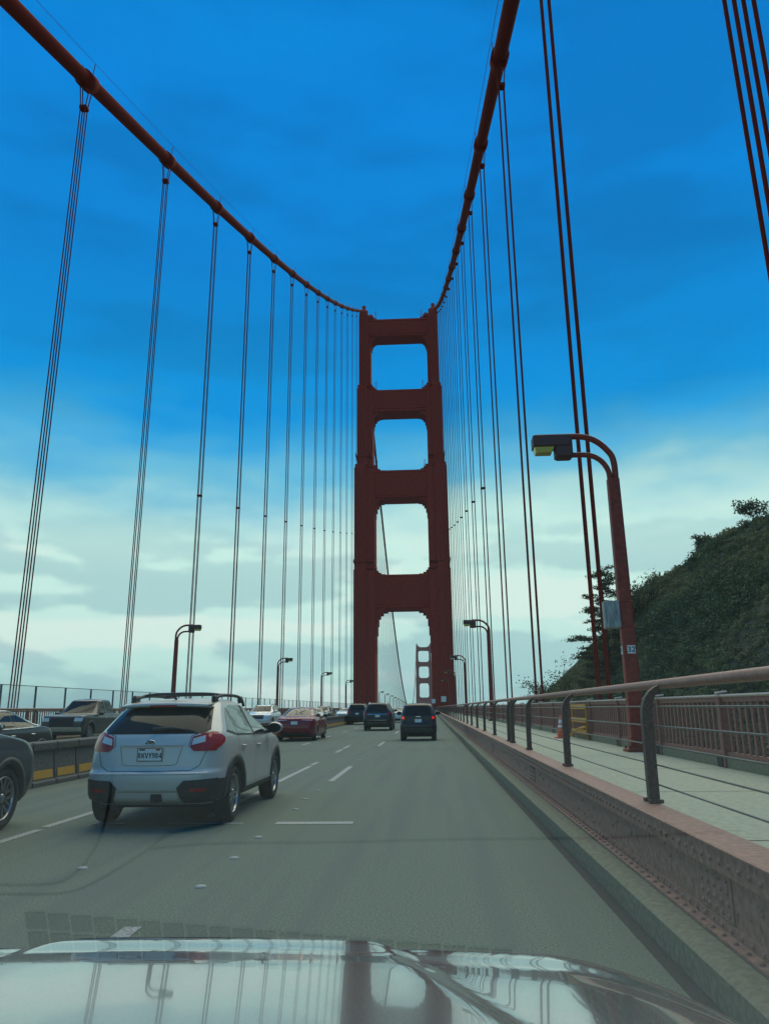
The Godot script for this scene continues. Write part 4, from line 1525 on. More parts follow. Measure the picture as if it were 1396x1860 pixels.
	for p in [[-0.028, 0.004, 0.014], [0.005, 0.016, 0.008], [0.026, 0.010, 0.008], [0.014, -0.012, 0.008], [-0.004, -0.010, 0.008], [0.032, -0.006, 0.008]]:
		for k in 4:
			box(s, em.origin + Vector3(p[0], p[1] * 0.8, 0.012), Vector3(p[2] * 2.0, p[2] * 0.22, 0.003), Basis(Vector3(0, 0, 1), k * PI / 4))
	done(s, "badge_stars", M.chrome, badge)
	plate(t, b.pt(0, 0.85, b.tail(0.85, 0) - 0.012), "8KVY984")
	# bumper
	end_patch(t, b, [[-0.70, 0.628], [0.70, 0.628], [0.70, 0.648], [-0.70, 0.648]], "bumper_step", M.silver, 0.012)
	for m in [0, 1]:
		var pod := [[0.36, 0.47], [0.44, 0.555], [0.80, 0.57], [0.83, 0.45], [0.80, 0.285], [0.42, 0.285]]
		var o := end_patch(t, b, pod if m == 0 else both(pod), "fog_lamp_pod", M.plastic, 0.014)
		var refl := [[0.52, 0.425], [0.68, 0.425], [0.69, 0.465], [0.51, 0.465]]
		end_patch(o, b, refl if m == 0 else both(refl), "reflector", M.red_lens, 0.022)
	side_patch(t, b, [[0.10, 0.30], [0.36, 0.29], [0.46, 0.40], [0.40, 0.56], [0.14, 0.56]], "bumper_corner_trim", M.plastic, 0.010)
	end_patch(t, b, [[-0.37, 0.425], [0.37, 0.425], [0.37, 0.442], [-0.37, 0.442]], "bright_strip", M.chrome, 0.016)
	end_patch(t, b, [[-0.40, 0.285], [0.40, 0.285], [0.36, 0.42], [-0.36, 0.42]], "skid_plate", M.silver, 0.010)
	s = tool()
	var hz := b.tail(0.35, 0.1)
	cbox(s, b.pt(0.12, 0.36, hz), Vector3(0.13, 0.09, 0.10), 0.01)
	cbox(s, b.pt(0.12, 0.36, hz - 0.04), Vector3(0.08, 0.05, 0.06), 0.008)
	done(s, "hitch_receiver", M.black, t)
	s = tool()
	cbox(s, b.pt(0, 0.26, 2.2), Vector3(1.40, 0.08, 3.7), 0.03)
	tube(s, [b.pt(-0.45, 0.25, 0.2), b.pt(-0.42, 0.25, 0.9), b.pt(0.1, 0.24, 1.3)], 0.05, 8)
	done(s, "underbody", M.black, t)
	# sills, seams, handles
	side_patch(t, b, [[1.20, 0.275], [3.12, 0.275], [3.10, 0.37], [1.22, 0.37]], "sill_cladding", M.plastic, 0.010)
	side_patch(t, b, [[1.22, 0.375], [3.10, 0.375], [3.10, 0.39], [1.22, 0.39]], "sill_strip", M.silver, 0.014)
	seam(t, b, [[1.12, 0.55], [1.02, 0.80], [1.02, 1.05]], true)
	seam(t, b, [[1.90, 0.38], [1.90, 1.03]], true)
	seam(t, b, [[3.02, 0.38], [3.10, 0.80], [3.04, 1.02]], true)
	handles(t, b, [[1.22, 0.90], [2.12, 0.88]], M.silver)
	mirrors(t, b, 2.86, 1.03, M.silver)
	# roof: spoiler, rails, fin, wiper
	s = tool()
	var q := []
	for k in 13:
		var x := -0.58 + 1.16 * k / 12.0
		var bow := 0.06 * pow(absf(x) / 0.58, 2.0)
		q.append([b.pt(x, 1.405 - bow * 0.3, 0.50 + bow), b.pt(x, 1.435 - bow * 0.3, 0.47 + bow), b.pt(x, 1.485 - bow * 0.5, 0.80)])
	s.set_smooth_group(0)
	for k in 12:
		quad(s, q[k][0], q[k + 1][0], q[k + 1][1], q[k][1])
		quad(s, q[k][1], q[k + 1][1], q[k + 1][2], q[k][2])
		quad(s, q[k][0], q[k][2], q[k + 1][2], q[k + 1][0])
	var sp := done(s, "spoiler", M.silver, t)
	s = tool()
	box(s, b.pt(0, 1.418, 0.478), Vector3(0.34, 0.022, 0.012))
	done(s, "high_brake_lamp", M.red_lens, sp)
	for side in [-1.0, 1.0]:
		var rail := node("roof_rail", t)
		s = tool()
		tube(s, smooth_path([b.pt(side * 0.53, 1.45, 0.85), b.pt(side * 0.53, 1.525, 1.05), b.pt(side * 0.53, 1.555, 1.35), b.pt(side * 0.53, 1.56, 1.9), b.pt(side * 0.53, 1.54, 2.3), b.pt(side * 0.53, 1.49, 2.5), b.pt(side * 0.53, 1.42, 2.58)]), 0.022, 8)
		done(s, "rail_bar", M.plastic, rail)
		for p in [[0.95, 0.26], [2.36, 0.22]]:
			s = tool()
			cbox(s, b.pt(side * 0.53, 1.505, p[0]), Vector3(0.05, 0.10, p[1] * 0.8), 0.022)
			done(s, "rail_foot", M.plastic, rail)
	for c in [1.25, 2.1]:
		s = tool()
		tube(s, smooth_path([b.pt(-0.54, 1.555, c), b.pt(-0.3, 1.578, c), b.pt(0.3, 1.578, c), b.pt(0.54, 1.555, c)]), 0.02, 8)
		done(s, "cross_bar", M.plastic, t)
	s = tool()
	tube(s, [b.pt(0, 1.50, 0.98), b.pt(0, 1.55, 0.93), b.pt(0, 1.70, 0.80)], [0.02, 0.012, 0.006], 6)
	done(s, "antenna", M.plastic, t)
	s = tool()
	tube(s, [b.pt(-0.02, 1.13, b.tail(1.13, 0) - 0.03), b.pt(0.22, 1.15, b.tail(1.15, 0.2) - 0.03), b.pt(0.36, 1.135, b.tail(1.135, 0.35) - 0.03)], [0.035, 0.022, 0.012], 6)
	done(s, "rear_wiper", M.plastic, t)

func sedan(called: String, label: String, x: float, d_mid: float, turn: float, m: Material, text: String, chrome_line: bool, lamp_strip: bool, group := "", fine := true) -> Node3D:
	var b := shell({"y": [0.18, 0.28, 0.40, 0.55, 0.70, 0.82, 0.92, 0.98, 1.02, 1.06, 1.15, 1.26, 1.36, 1.41, 1.44, 1.455],
		"r": [0.30, 0.12, 0.03, 0.0, 0.02, 0.05, 0.10, 0.17, 0.38, 0.80, 1.08, 1.38, 1.68, 1.90, 2.1, 2.3],
		"f": [4.55, 4.72, 4.82, 4.85, 4.82, 4.68, 4.30, 3.90, 3.60, 3.42, 3.18, 2.92, 2.66, 2.50, 2.4, 2.35],
		"w": [0.80, 0.87, 0.90, 0.915, 0.915, 0.91, 0.89, 0.86, 0.84, 0.80, 0.73, 0.67, 0.60, 0.53, 0.40, 0.15],
		"length": 4.85, "ca": 0.28, "cb": 0.42, "crown": 0.09, "taper": 0.07})
	var t := car_node(called, label, "car", x, d_mid, turn, 0.94, group)
	var wheels := [Vector3(0.98, 0.33, 0.375), Vector3(3.86, 0.33, 0.375)]
	put(shell_mesh(b, 0.18, 1.455, 52 if fine else 30, 90 if fine else 50, wheels), "body", m, t)
	arch_wheels(t, b, wheels, 0.33, 5, M.alloy, m, 0.006, 0.035)
	end_patch(t, b, [[-0.62, 1.075], [0.62, 1.075], [0.48, 1.385], [-0.48, 1.385]], "rear_window", M.window)
	end_patch(t, b, [[-0.66, 1.06], [0.66, 1.06], [0.50, 1.385], [-0.50, 1.385]], "windscreen", M.window, 0.004, true)
	side_patch(t, b, [[1.0, 1.05], [1.25, 1.02], [2.12, 1.0], [2.12, 1.365], [1.80, 1.34], [1.45, 1.24]], "rear_side_window", M.window)
	side_patch(t, b, [[2.18, 0.998], [3.38, 0.99], [3.05, 1.16], [2.75, 1.29], [2.50, 1.365], [2.18, 1.37]], "front_side_window", M.window)
	if chrome_line:
		for side in [-1.0, 1.0]:
			var bead := []
			for q in smooth_path([Vector3(3.42, 0.985, 0), Vector3(2.15, 0.992, 0), Vector3(1.25, 1.012, 0), Vector3(0.99, 1.05, 0), Vector3(1.12, 1.13, 0), Vector3(1.44, 1.255, 0), Vector3(1.79, 1.352, 0), Vector3(2.14, 1.385, 0), Vector3(2.5, 1.38, 0), Vector3(2.77, 1.30, 0), Vector3(3.07, 1.17, 0)]):
				bead.append(b.side(q.y, q.x, side, 0.004))
			var cs := tool()
			tube(cs, bead, 0.018, 6)
			done(cs, "chrome_window_line", M.chrome, t)
	for k in [0, 1]:
		var lamp := [[0.40, 0.86], [0.78, 0.80], [0.82, 0.90], [0.76, 0.955], [0.42, 0.925]]
		var l := end_patch(t, b, lamp if k == 0 else both(lamp), "tail_lamp", M.red_lens, 0.010)
		if lamp_strip:
			var strip2 := [[0.34, 0.895], [0.76, 0.875], [0.76, 0.905], [0.34, 0.915]]
			end_patch(l, b, strip2 if k == 0 else both(strip2), "clear_strip", M.clear_lens, 0.016)
		var head := [[0.42, 0.64], [0.78, 0.66], [0.80, 0.74], [0.60, 0.77], [0.42, 0.70]]
		end_patch(t, b, head if k == 0 else both(head), "headlamp", M.clear_lens, 0.010, true)
	end_patch(t, b, [[-0.40, 0.42], [0.40, 0.42], [0.46, 0.62], [-0.46, 0.62]], "front_grille", M.plastic, 0.012, true)
	end_patch(t, b, [[-0.66, 0.22], [0.66, 0.22], [0.58, 0.36], [-0.58, 0.36]], "lower_valance", M.plastic, 0.012)
	end_patch(t, b, [[-0.60, 0.22], [0.60, 0.22], [0.56, 0.34], [-0.56, 0.34]], "front_valance", M.plastic, 0.012, true)
	seam(t, b, [[0.0, 0.64], [0.52, 0.645], [0.56, 0.72], [0.50, 0.95]], false)
	seam(t, b, [[1.30, 0.42], [1.18, 0.75], [1.22, 1.0]], true)
	seam(t, b, [[2.15, 0.30], [2.15, 0.99]], true)
	seam(t, b, [[3.32, 0.30], [3.42, 0.75], [3.36, 0.98]], true)
	handles(t, b, [[1.42, 0.86], [2.36, 0.84]], M.chrome if chrome_line else m)
	mirrors(t, b, 3.18, 1.0, m)
	plate(t, b.pt(0, 0.78, b.tail(0.78, 0) - 0.010), text)
	var s := tool()
	cbox(s, b.pt(0, 0.19, 2.4), Vector3(1.5, 0.10, 3.9), 0.03)
	done(s, "underbody", M.black, t)
	return t

func wagon(called: String, label: String, x: float, d_mid: float, turn: float, m: Material, look: Dictionary, group := "", fine := true) -> Node3D:
	# sport utility vehicles and vans
	var top: float = look.get("top", 1.70)
	var k: float = top / 1.70
	var ys := []
	for v in [0.24, 0.34, 0.48, 0.62, 0.74, 0.80, 0.92, 1.02, 1.10, 1.18, 1.32, 1.46, 1.58, 1.64, 1.67, 1.69, 1.70]: ys.append(v * k)
	var b := shell({"y": ys,
		"r": [0.26, 0.10, 0.03, 0.0, 0.01, 0.05, 0.07, 0.09, 0.12, 0.15, 0.24, 0.35, 0.46, 0.54, 0.72, 1.1, 1.6],
		"f": [4.42, 4.58, 4.67, 4.70, 4.68, 4.66, 4.58, 4.42, 3.95, 3.50, 3.20, 2.92, 2.66, 2.46, 2.3, 2.1, 1.9],
		"w": [0.84, 0.90, 0.93, 0.94, 0.94, 0.94, 0.935, 0.92, 0.90, 0.87, 0.80, 0.735, 0.68, 0.62, 0.54, 0.38, 0.12],
		"length": 4.70, "ca": 0.22, "cb": 0.34, "crown": 0.06, "taper": 0.05})
	var t := car_node(called, label, "car", x, d_mid, turn, 0.94, group)
	var wr: float = look.get("wheel", 0.37)
	var wheels := [Vector3(0.90, wr, wr + 0.055), Vector3(3.76, wr, wr + 0.055)]
	put(shell_mesh(b, 0.24 * k, top, 56 if fine else 30, 90 if fine else 50, wheels), "body", m, t)
	arch_wheels(t, b, wheels, wr, int(look.get("spokes", 5)), M.alloy, look.get("trim", M.plastic), 0.014, 0.06)
	var y := func(v): return v * k
	end_patch(t, b, [[-0.66, y.call(1.16)], [0.66, y.call(1.16)], [0.58, y.call(1.58)], [-0.58, y.call(1.58)]], "rear_window", M.window)
	end_patch(t, b, [[-0.72, y.call(1.19)], [0.72, y.call(1.19)], [0.58, y.call(1.60)], [-0.58, y.call(1.60)]], "windscreen", M.window, 0.004, true)
	side_patch(t, b, [[0.50, y.call(1.20)], [1.12, y.call(1.16)], [1.12, y.call(1.56)], [0.75, y.call(1.52)]], "quarter_window", M.window)
	side_patch(t, b, [[1.20, y.call(1.16)], [2.08, y.call(1.14)], [2.04, y.call(1.59)], [1.20, y.call(1.57)]], "rear_door_window", M.window)
	side_patch(t, b, [[2.16, y.call(1.14)], [3.32, y.call(1.12)], [2.98, y.call(1.34)], [2.66, y.call(1.54)], [2.18, y.call(1.59)]], "front_door_window", M.window)
	for q in [0, 1]:
		var lamp := [[0.50, y.call(0.96)], [0.82, y.call(0.93)], [0.86, y.call(1.06)], [0.80, y.call(1.12)], [0.50, y.call(1.08)]]
		end_patch(t, b, lamp if q == 0 else both(lamp), "tail_lamp", look.get("lamp", M.red_lens), 0.012)
		var head := [[0.46, y.call(0.82)], [0.82, y.call(0.84)], [0.86, y.call(0.94)], [0.72, y.call(1.00)], [0.46, y.call(0.94)]]
		end_patch(t, b, head if q == 0 else both(head), "headlamp", M.clear_lens, 0.012, true)
	end_patch(t, b, [[-0.42, y.call(0.70)], [0.42, y.call(0.70)], [0.45, y.call(0.98)], [-0.45, y.call(0.98)]], "front_grille", M.plastic, 0.014, true)
	end_patch(t, b, [[-0.74, y.call(0.27)], [0.74, y.call(0.27)], [0.72, y.call(0.50)], [-0.72, y.call(0.50)]], "rear_valance", look.get("trim", M.plastic), 0.012)
	end_patch(t, b, [[-0.70, y.call(0.27)], [0.70, y.call(0.27)], [0.70, y.call(0.46)], [-0.70, y.call(0.46)]], "front_valance", M.plastic, 0.012, true)
	if look.get("bars", false):
		for v in [0.46, 0.62, 0.985]:
			end_patch(t, b, [[-0.62, y.call(v)], [0.62, y.call(v)], [0.62, y.call(v + 0.022)], [-0.62, y.call(v + 0.022)]], "chrome_bar", M.chrome, 0.024)
	seam(t, b, [[0.0, y.call(0.74)], [0.60, y.call(0.745)], [0.66, y.call(0.95)]], false)
	seam(t, b, [[1.20, y.call(0.52)], [1.16, y.call(0.85)], [1.16, y.call(1.15)]], true)
	seam(t, b, [[2.12, y.call(0.34)], [2.12, y.call(1.14)]], true)
	seam(t, b, [[3.28, y.call(0.36)], [3.36, y.call(0.85)], [3.30, y.call(1.12)]], true)
	side_patch(t, b, [[1.30, y.call(0.25)], [3.30, y.call(0.25)], [3.26, y.call(0.42)], [1.34, y.call(0.42)]], "sill_cladding", look.get("trim", M.plastic), 0.010)
	handles(t, b, [[1.38, y.call(1.0)], [2.32, y.call(0.98)]], m)
	mirrors(t, b, 3.10, y.call(1.14), m)
	plate(t, b.pt(0, y.call(0.88), b.tail(y.call(0.88), 0) - 0.012), look.get("text", ""))
	var s := tool()
	cbox(s, b.pt(0, 0.26 * k, 2.35), Vector3(1.5, 0.12, 3.7), 0.03)
	done(s, "underbody", M.black, t)
	if look.get("rails", true):
		for side in [-1.0, 1.0]:
			s = tool()
			tube(s, smooth_path([b.pt(side * 0.56, top - 0.10, 0.75), b.pt(side * 0.56, top - 0.01, 0.95), b.pt(side * 0.56, top + 0.02, 1.7), b.pt(side * 0.56, top - 0.02, 2.4), b.pt(side * 0.56, top - 0.11, 2.6)]), 0.02, 6)
			done(s, "roof_rail", M.chrome if look.get("bars", false) else M.plastic, t)
	return t

func microcar() -> void:
	var b := shell({"y": [0.20, 0.30, 0.42, 0.55, 0.66, 0.72, 0.80, 0.92, 1.00, 1.06, 1.20, 1.34, 1.44, 1.50, 1.53, 1.55],
		"r": [0.20, 0.08, 0.02, 0.0, 0.01, 0.05, 0.07, 0.09, 0.10, 0.12, 0.20, 0.30, 0.38, 0.48, 0.70, 1.0],
		"f": [2.46, 2.58, 2.66, 2.69, 2.68, 2.66, 2.60, 2.42, 2.25, 2.12, 1.98, 1.82, 1.66, 1.52, 1.4, 1.3],
		"w": [0.70, 0.75, 0.775, 0.78, 0.78, 0.775, 0.77, 0.76, 0.75, 0.735, 0.69, 0.64, 0.60, 0.55, 0.45, 0.2],
		"length": 2.69, "ca": 0.20, "cb": 0.28, "crown": 0.06, "taper": 0.05})
	var t := car_node("microcar", "tiny upright black two-seat car with lit red tail lamps", "car", -0.50, 32.6 + 1.27, 0.0, 0.95)
	var wheels := [Vector3(0.42, 0.29, 0.335), Vector3(2.28, 0.29, 0.335)]
	put(shell_mesh(b, 0.20, 1.55, 44, 60, wheels), "body", M.ink, t)
	arch_wheels(t, b, wheels, 0.29, 5, M.alloy, M.plastic, 0.01, 0.04)
	end_patch(t, b, [[-0.56, 1.05], [0.56, 1.05], [0.52, 1.45], [-0.52, 1.45]], "rear_window", M.window)
	side_patch(t, b, [[0.42, 1.06], [1.0, 1.04], [1.0, 1.44], [0.60, 1.42]], "quarter_window", M.window)
	side_patch(t, b, [[1.06, 1.04], [2.05, 1.0], [1.66, 1.40], [1.06, 1.44]], "door_window", M.window)
	end_patch(t, b, [[-0.58, 1.05], [0.58, 1.05], [0.52, 1.45], [-0.52, 1.45]], "windscreen", M.window, 0.004, true)
	for q in [0, 1]:
		var lamp := [[0.57, 0.86], [0.69, 0.85], [0.71, 1.0], [0.58, 1.02]]
		var l := end_patch(t, b, lamp if q == 0 else both(lamp), "tail_lamp", M.red_lens, 0.012)
		var lit := [[0.585, 0.90], [0.68, 0.90], [0.68, 0.985], [0.59, 0.985]]
		end_patch(l, b, lit if q == 0 else both(lit), "lit_bulb", M.brake, 0.020)
	end_patch(t, b, [[-0.62, 0.32], [0.62, 0.32], [0.62, 0.50], [-0.62, 0.50]], "rear_valance", M.plastic, 0.012)
	end_patch(t, b, [[-0.58, 0.50], [0.58, 0.50], [0.58, 0.515], [-0.58, 0.515]], "bumper_line", M.gunmetal, 0.016)
	seam(t, b, [[0.0, 0.70], [0.55, 0.71], [0.56, 1.0]], false)
	end_patch(t, b, [[-0.10, 0.975], [0.10, 0.975], [0.10, 0.992], [-0.10, 0.992]], "tailgate_badge", M.chrome, 0.014)
	plate(t, b.pt(0, 0.82, b.tail(0.82, 0) - 0.012), "")
	mirrors(t, b, 1.86, 1.06, M.ink)
	var s := tool()
	cbox(s, b.pt(0, 0.22, 1.3), Vector3(1.3, 0.12, 2.2), 0.03)
	done(s, "underbody", M.black, t)

func pickup() -> void:
	var b := shell({"y": [0.30, 0.42, 0.60, 0.80, 1.00, 1.10, 1.18, 1.22, 1.235], "r": [0.16, 0.04, 0.0, 0.0, 0.01, 0.02, 0.04, 0.10, 0.2], "f": [5.62, 5.74, 5.80, 5.80, 5.78, 5.72, 5.55, 4.9, 4.4],
		"w": [0.90, 0.97, 1.0, 1.01, 1.0, 0.985, 0.96, 0.92, 0.80], "length": 5.80, "ca": 0.16, "cb": 0.22, "crown": 0.04, "taper": 0.02})
	var c := shell({"y": [1.16, 1.24, 1.40, 1.60, 1.76, 1.86, 1.91, 1.935, 1.945], "r": [1.86, 1.87, 1.90, 1.95, 2.0, 2.06, 2.2, 2.5, 2.9], "f": [4.42, 4.25, 4.0, 3.72, 3.52, 3.40, 3.25, 3.1, 3.0],
		"w": [0.94, 0.92, 0.87, 0.80, 0.745, 0.70, 0.60, 0.4, 0.12], "length": 5.80, "ca": 0.14, "cb": 0.22, "crown": 0.05, "taper": 0.02})
	var t := car_node("pickup_truck", "dark grey crew-cab pickup truck coming towards us in the outermost oncoming lane", "truck", -16.1, 37.4, PI, 0.96)
	var wheels := [Vector3(1.18, 0.40, 0.47), Vector3(4.86, 0.40, 0.47)]
	put(shell_mesh(b, 0.30, 1.235, 36, 90, wheels), "body", M.gunmetal, t)
	put(shell_mesh(c, 1.16, 1.945, 32, 60, []), "cab", M.gunmetal, t)
	arch_wheels(t, b, wheels, 0.40, 6, M.alloy, M.plastic, 0.02, 0.06)
	end_patch(t, c, [[-0.72, 1.27], [0.72, 1.27], [0.62, 1.84], [-0.62, 1.84]], "windscreen", M.window, 0.004, true)
	end_patch(t, c, [[-0.70, 1.30], [0.70, 1.30], [0.62, 1.78], [-0.62, 1.78]], "rear_window", M.window)
	side_patch(t, c, [[2.05, 1.28], [2.92, 1.27], [2.92, 1.80], [2.16, 1.80]], "rear_door_window", M.window)
	side_patch(t, c, [[3.02, 1.27], [4.12, 1.25], [3.78, 1.52], [3.46, 1.80], [3.02, 1.81]], "front_door_window", M.window)
	for q in [0, 1]:
		var head := [[0.58, 0.92], [0.94, 0.92], [0.95, 1.06], [0.60, 1.08]]
		end_patch(t, b, head if q == 0 else both(head), "headlamp", M.clear_lens, 0.014, true)
	end_patch(t, b, [[-0.55, 0.70], [0.55, 0.70], [0.56, 1.10], [-0.56, 1.10]], "front_grille", M.black, 0.016, true)
	end_patch(t, b, [[-0.92, 0.46], [0.92, 0.46], [0.92, 0.66], [-0.92, 0.66]], "front_bumper", M.chrome, 0.03, true)
	seam(t, b, [[2.0, 0.45], [2.0, 1.2]], true)
	seam(t, b, [[2.97, 0.45], [2.97, 1.2]], true)
	seam(t, b, [[4.15, 0.45], [4.20, 1.15]], true)
	handles(t, b, [[2.16, 1.06], [3.12, 1.06]], M.chrome)
	mirrors(t, b, 3.95, 1.19, M.plastic)
	var s := tool()
	box(s, b.pt(0, 1.0, 0.95), Vector3(1.6, 0.49, 1.62))
	done(s, "load_bed", M.black, t)

func traffic() -> void:
	hatchback()
	microcar()
	wagon("sport_utility_vehicle", "black utility vehicle with chrome bars across its tailgate, ahead of the silver hatchback", -3.12, 47.6 + 2.2, 0.0, M.ink, {"bars": true, "top": 1.72, "lamp": M.maroon})
	sedan("sedan", "dark red sedan driving ahead in the lane along the median barrier", -5.62, 33.2 + 2.3, 0.0, M.maroon, "", false, true)
	wagon("sport_utility_vehicle", "dark blue utility vehicle with alloy wheels alongside the silver hatchback, next to the median barrier", -5.66, 7.80, 0.0, M.navy, {"top": 1.68, "spokes": 7, "wheel": 0.36})
	wagon("sport_utility_vehicle", "black boxy utility vehicle hugging the median barrier near the tower", -6.0, 68.2, 0.0, M.ink, {"top": 1.8}, "", false)
	sedan("sedan", "white sedan half hidden between the two black vehicles ahead", -2.75, 76.0, 0.0, M.white, "", false, false, "", false)
	wagon("sport_utility_vehicle", "dark utility vehicle far ahead, just over the tiny black car's roofline", -3.3, 120.0, 0.0, M.gunmetal, {"top": 1.75}, "", false)
	# oncoming
	sedan("sedan", "dark oncoming sedan with a chrome arc round its side windows, behind the median barrier", -9.75, 16.9, PI, M.ink, "", true, false)
	pickup()
	wagon("sport_utility_vehicle", "white oncoming utility vehicle showing its windscreen behind the red sedan", -11.6, 56.0, PI, M.white, {"top": 1.74})
	sedan("sedan", "silver oncoming sedan first to follow the white oncoming utility vehicle", -10.2, 72.0, PI, M.silver, "", false, false, "", false)
	wagon("sport_utility_vehicle", "grey oncoming utility vehicle over the barrier between red sedan and tower leg", -11.7, 88.0, PI, M.gunmetal, {"top": 1.7}, "", false)
	sedan("sedan", "white oncoming sedan behind the grey oncoming utility vehicle", -10.9, 102.0, PI, M.white, "", false, false, "", false)
	wagon("sport_utility_vehicle", "silver oncoming utility vehicle nearest the foot of the tower", -10.6, 112.0, PI, M.silver, {"top": 1.7}, "", false)

# ------------------------------------------------------------------ small things
func small_things() -> void:
	# traffic cone
	var t := thing("traffic_cone", "orange traffic cone with two white bands standing on the walkway", "cone", on_deck(4.55, 28.8, 0.2, 0.204))
	var s := tool()
	cbox(s, Vector3(0, 0.02, 0), Vector3(0.40, 0.04, 0.40), 0.01)
	done(s, "cone_base", M.cone, t)
	s = tool()
	lathe(s, [Vector2(0.155, 0.04), Vector2(0.15, 0.06), Vector2(0.035, 0.74), Vector2(0.02, 0.75), Vector2(0.0, 0.75)], 20)
	done(s, "cone_body", M.cone, t)
	for y in [[0.50, 0.62], [0.36, 0.44]]:
		s = tool()
		var f := func(v): return 0.15 - 0.115 * (v - 0.06) / 0.68 + 0.003
		lathe(s, [Vector2(f.call(y[0]), y[0]), Vector2(f.call(y[1]), y[1])], 20)
		done(s, "reflective_band", M.reflective, t)
	# yellow barricade against the outer railing
	t = thing("barricade", "yellow pipe barricade with a trailing hose leaning on the outer railing beside the cone", "barricade", on_deck(5.02, 27.95, 0.0, 0.2))
	for y in [0.24, 0.62, 1.05]:
		s = tool()
		cbox(s, Vector3(0, y, 0), Vector3(0.03, 0.15, 2.7), 0.008)
		done(s, "board", M.yellow, t)
	for z in [-1.3, 1.3]:
		s = tool()
		tube(s, [Vector3(0.03, 0.0, z), Vector3(0.03, 1.12, z)], 0.025, 8)
		done(s, "upright", M.yellow, t)
	s = tool()
	tube(s, smooth_path([Vector3(-0.05, 0.42, 1.5), Vector3(-0.12, 0.36, 0.7), Vector3(-0.2, 0.22, 0.0), Vector3(-0.26, 0.05, -0.5), Vector3(-0.3, 0.02, -1.0)]), 0.035, 8)
	done(s, "hose", M.yellow, t)
	# small signs by the tower
	for p in [[CX + 12.3, 246.0, 3.6, 1.5, "white notice sign on a post at the tower's walkway-side leg"], [CX + 9.2, 243.0, 3.0, 1.1, "small pale sign on the barrier before the tower's walkway-side leg"]]:
		t = thing("notice_sign", p[4], "sign", on_deck(p[0], p[1], 0, 0.2))
		s = tool()
		cbox(s, Vector3(0, p[2], 0), Vector3(p[3], p[3] * 1.1, 0.05), 0.02)
		done(s, "sign_panel", M.sign, t)
		s = tool()
		tube(s, [Vector3.ZERO, Vector3(0, p[2], -0.05)], 0.05, 6)
		done(s, "sign_post", M.fence, t)

# ------------------------------------------------------------------ the car we sit in
var hood_table := []
func hood_line(d: float) -> float:
	# the bonnet's middle line, built from its slopes: gentle, steeper, a narrow flat lip, then the nose
	if hood_table.is_empty():
		var y := 0.846
		for k in 301:
			hood_table.append(0.0)
		var at_lip := 0
		var ys := []
		for k in 301:
			var q := 0.9 + k * 0.004
			var slope := 0.10 + 0.035 * smoothstep(1.40, 1.47, q) - 0.12 * smoothstep(1.53, 1.585, q)
			if q > 1.61: slope += 1.3 * pow(q - 1.61, 0.75)
			ys.append(y)
			y -= slope * 0.004
			if q <= 1.60: at_lip = k
		for k in 301: hood_table[k] = ys[k] - ys[at_lip] + 0.846
	var f: float = clampf((d - 0.9) / 0.004, 0.0, 299.0)
	return lerpf(hood_table[int(f)], hood_table[int(f) + 1], f - int(f))

func hood_y(u: float, d: float) -> float:
	# u across from the car's middle, d ahead of the camera; height above the road
	var y := hood_line(d)
	var a := absf(u)
	y -= 0.010 * pow(a / 0.5, 2.0)
	if a > 0.62: y -= 0.50 * pow(a - 0.62, 1.65)
	# raised middle with creases that run apart towards the windscreen
	var edge := 0.505 - 0.36 * (d - 1.13)
	y += 0.012 * (1.0 - smoothstep(edge - 0.02, edge + 0.05, a))
	return y

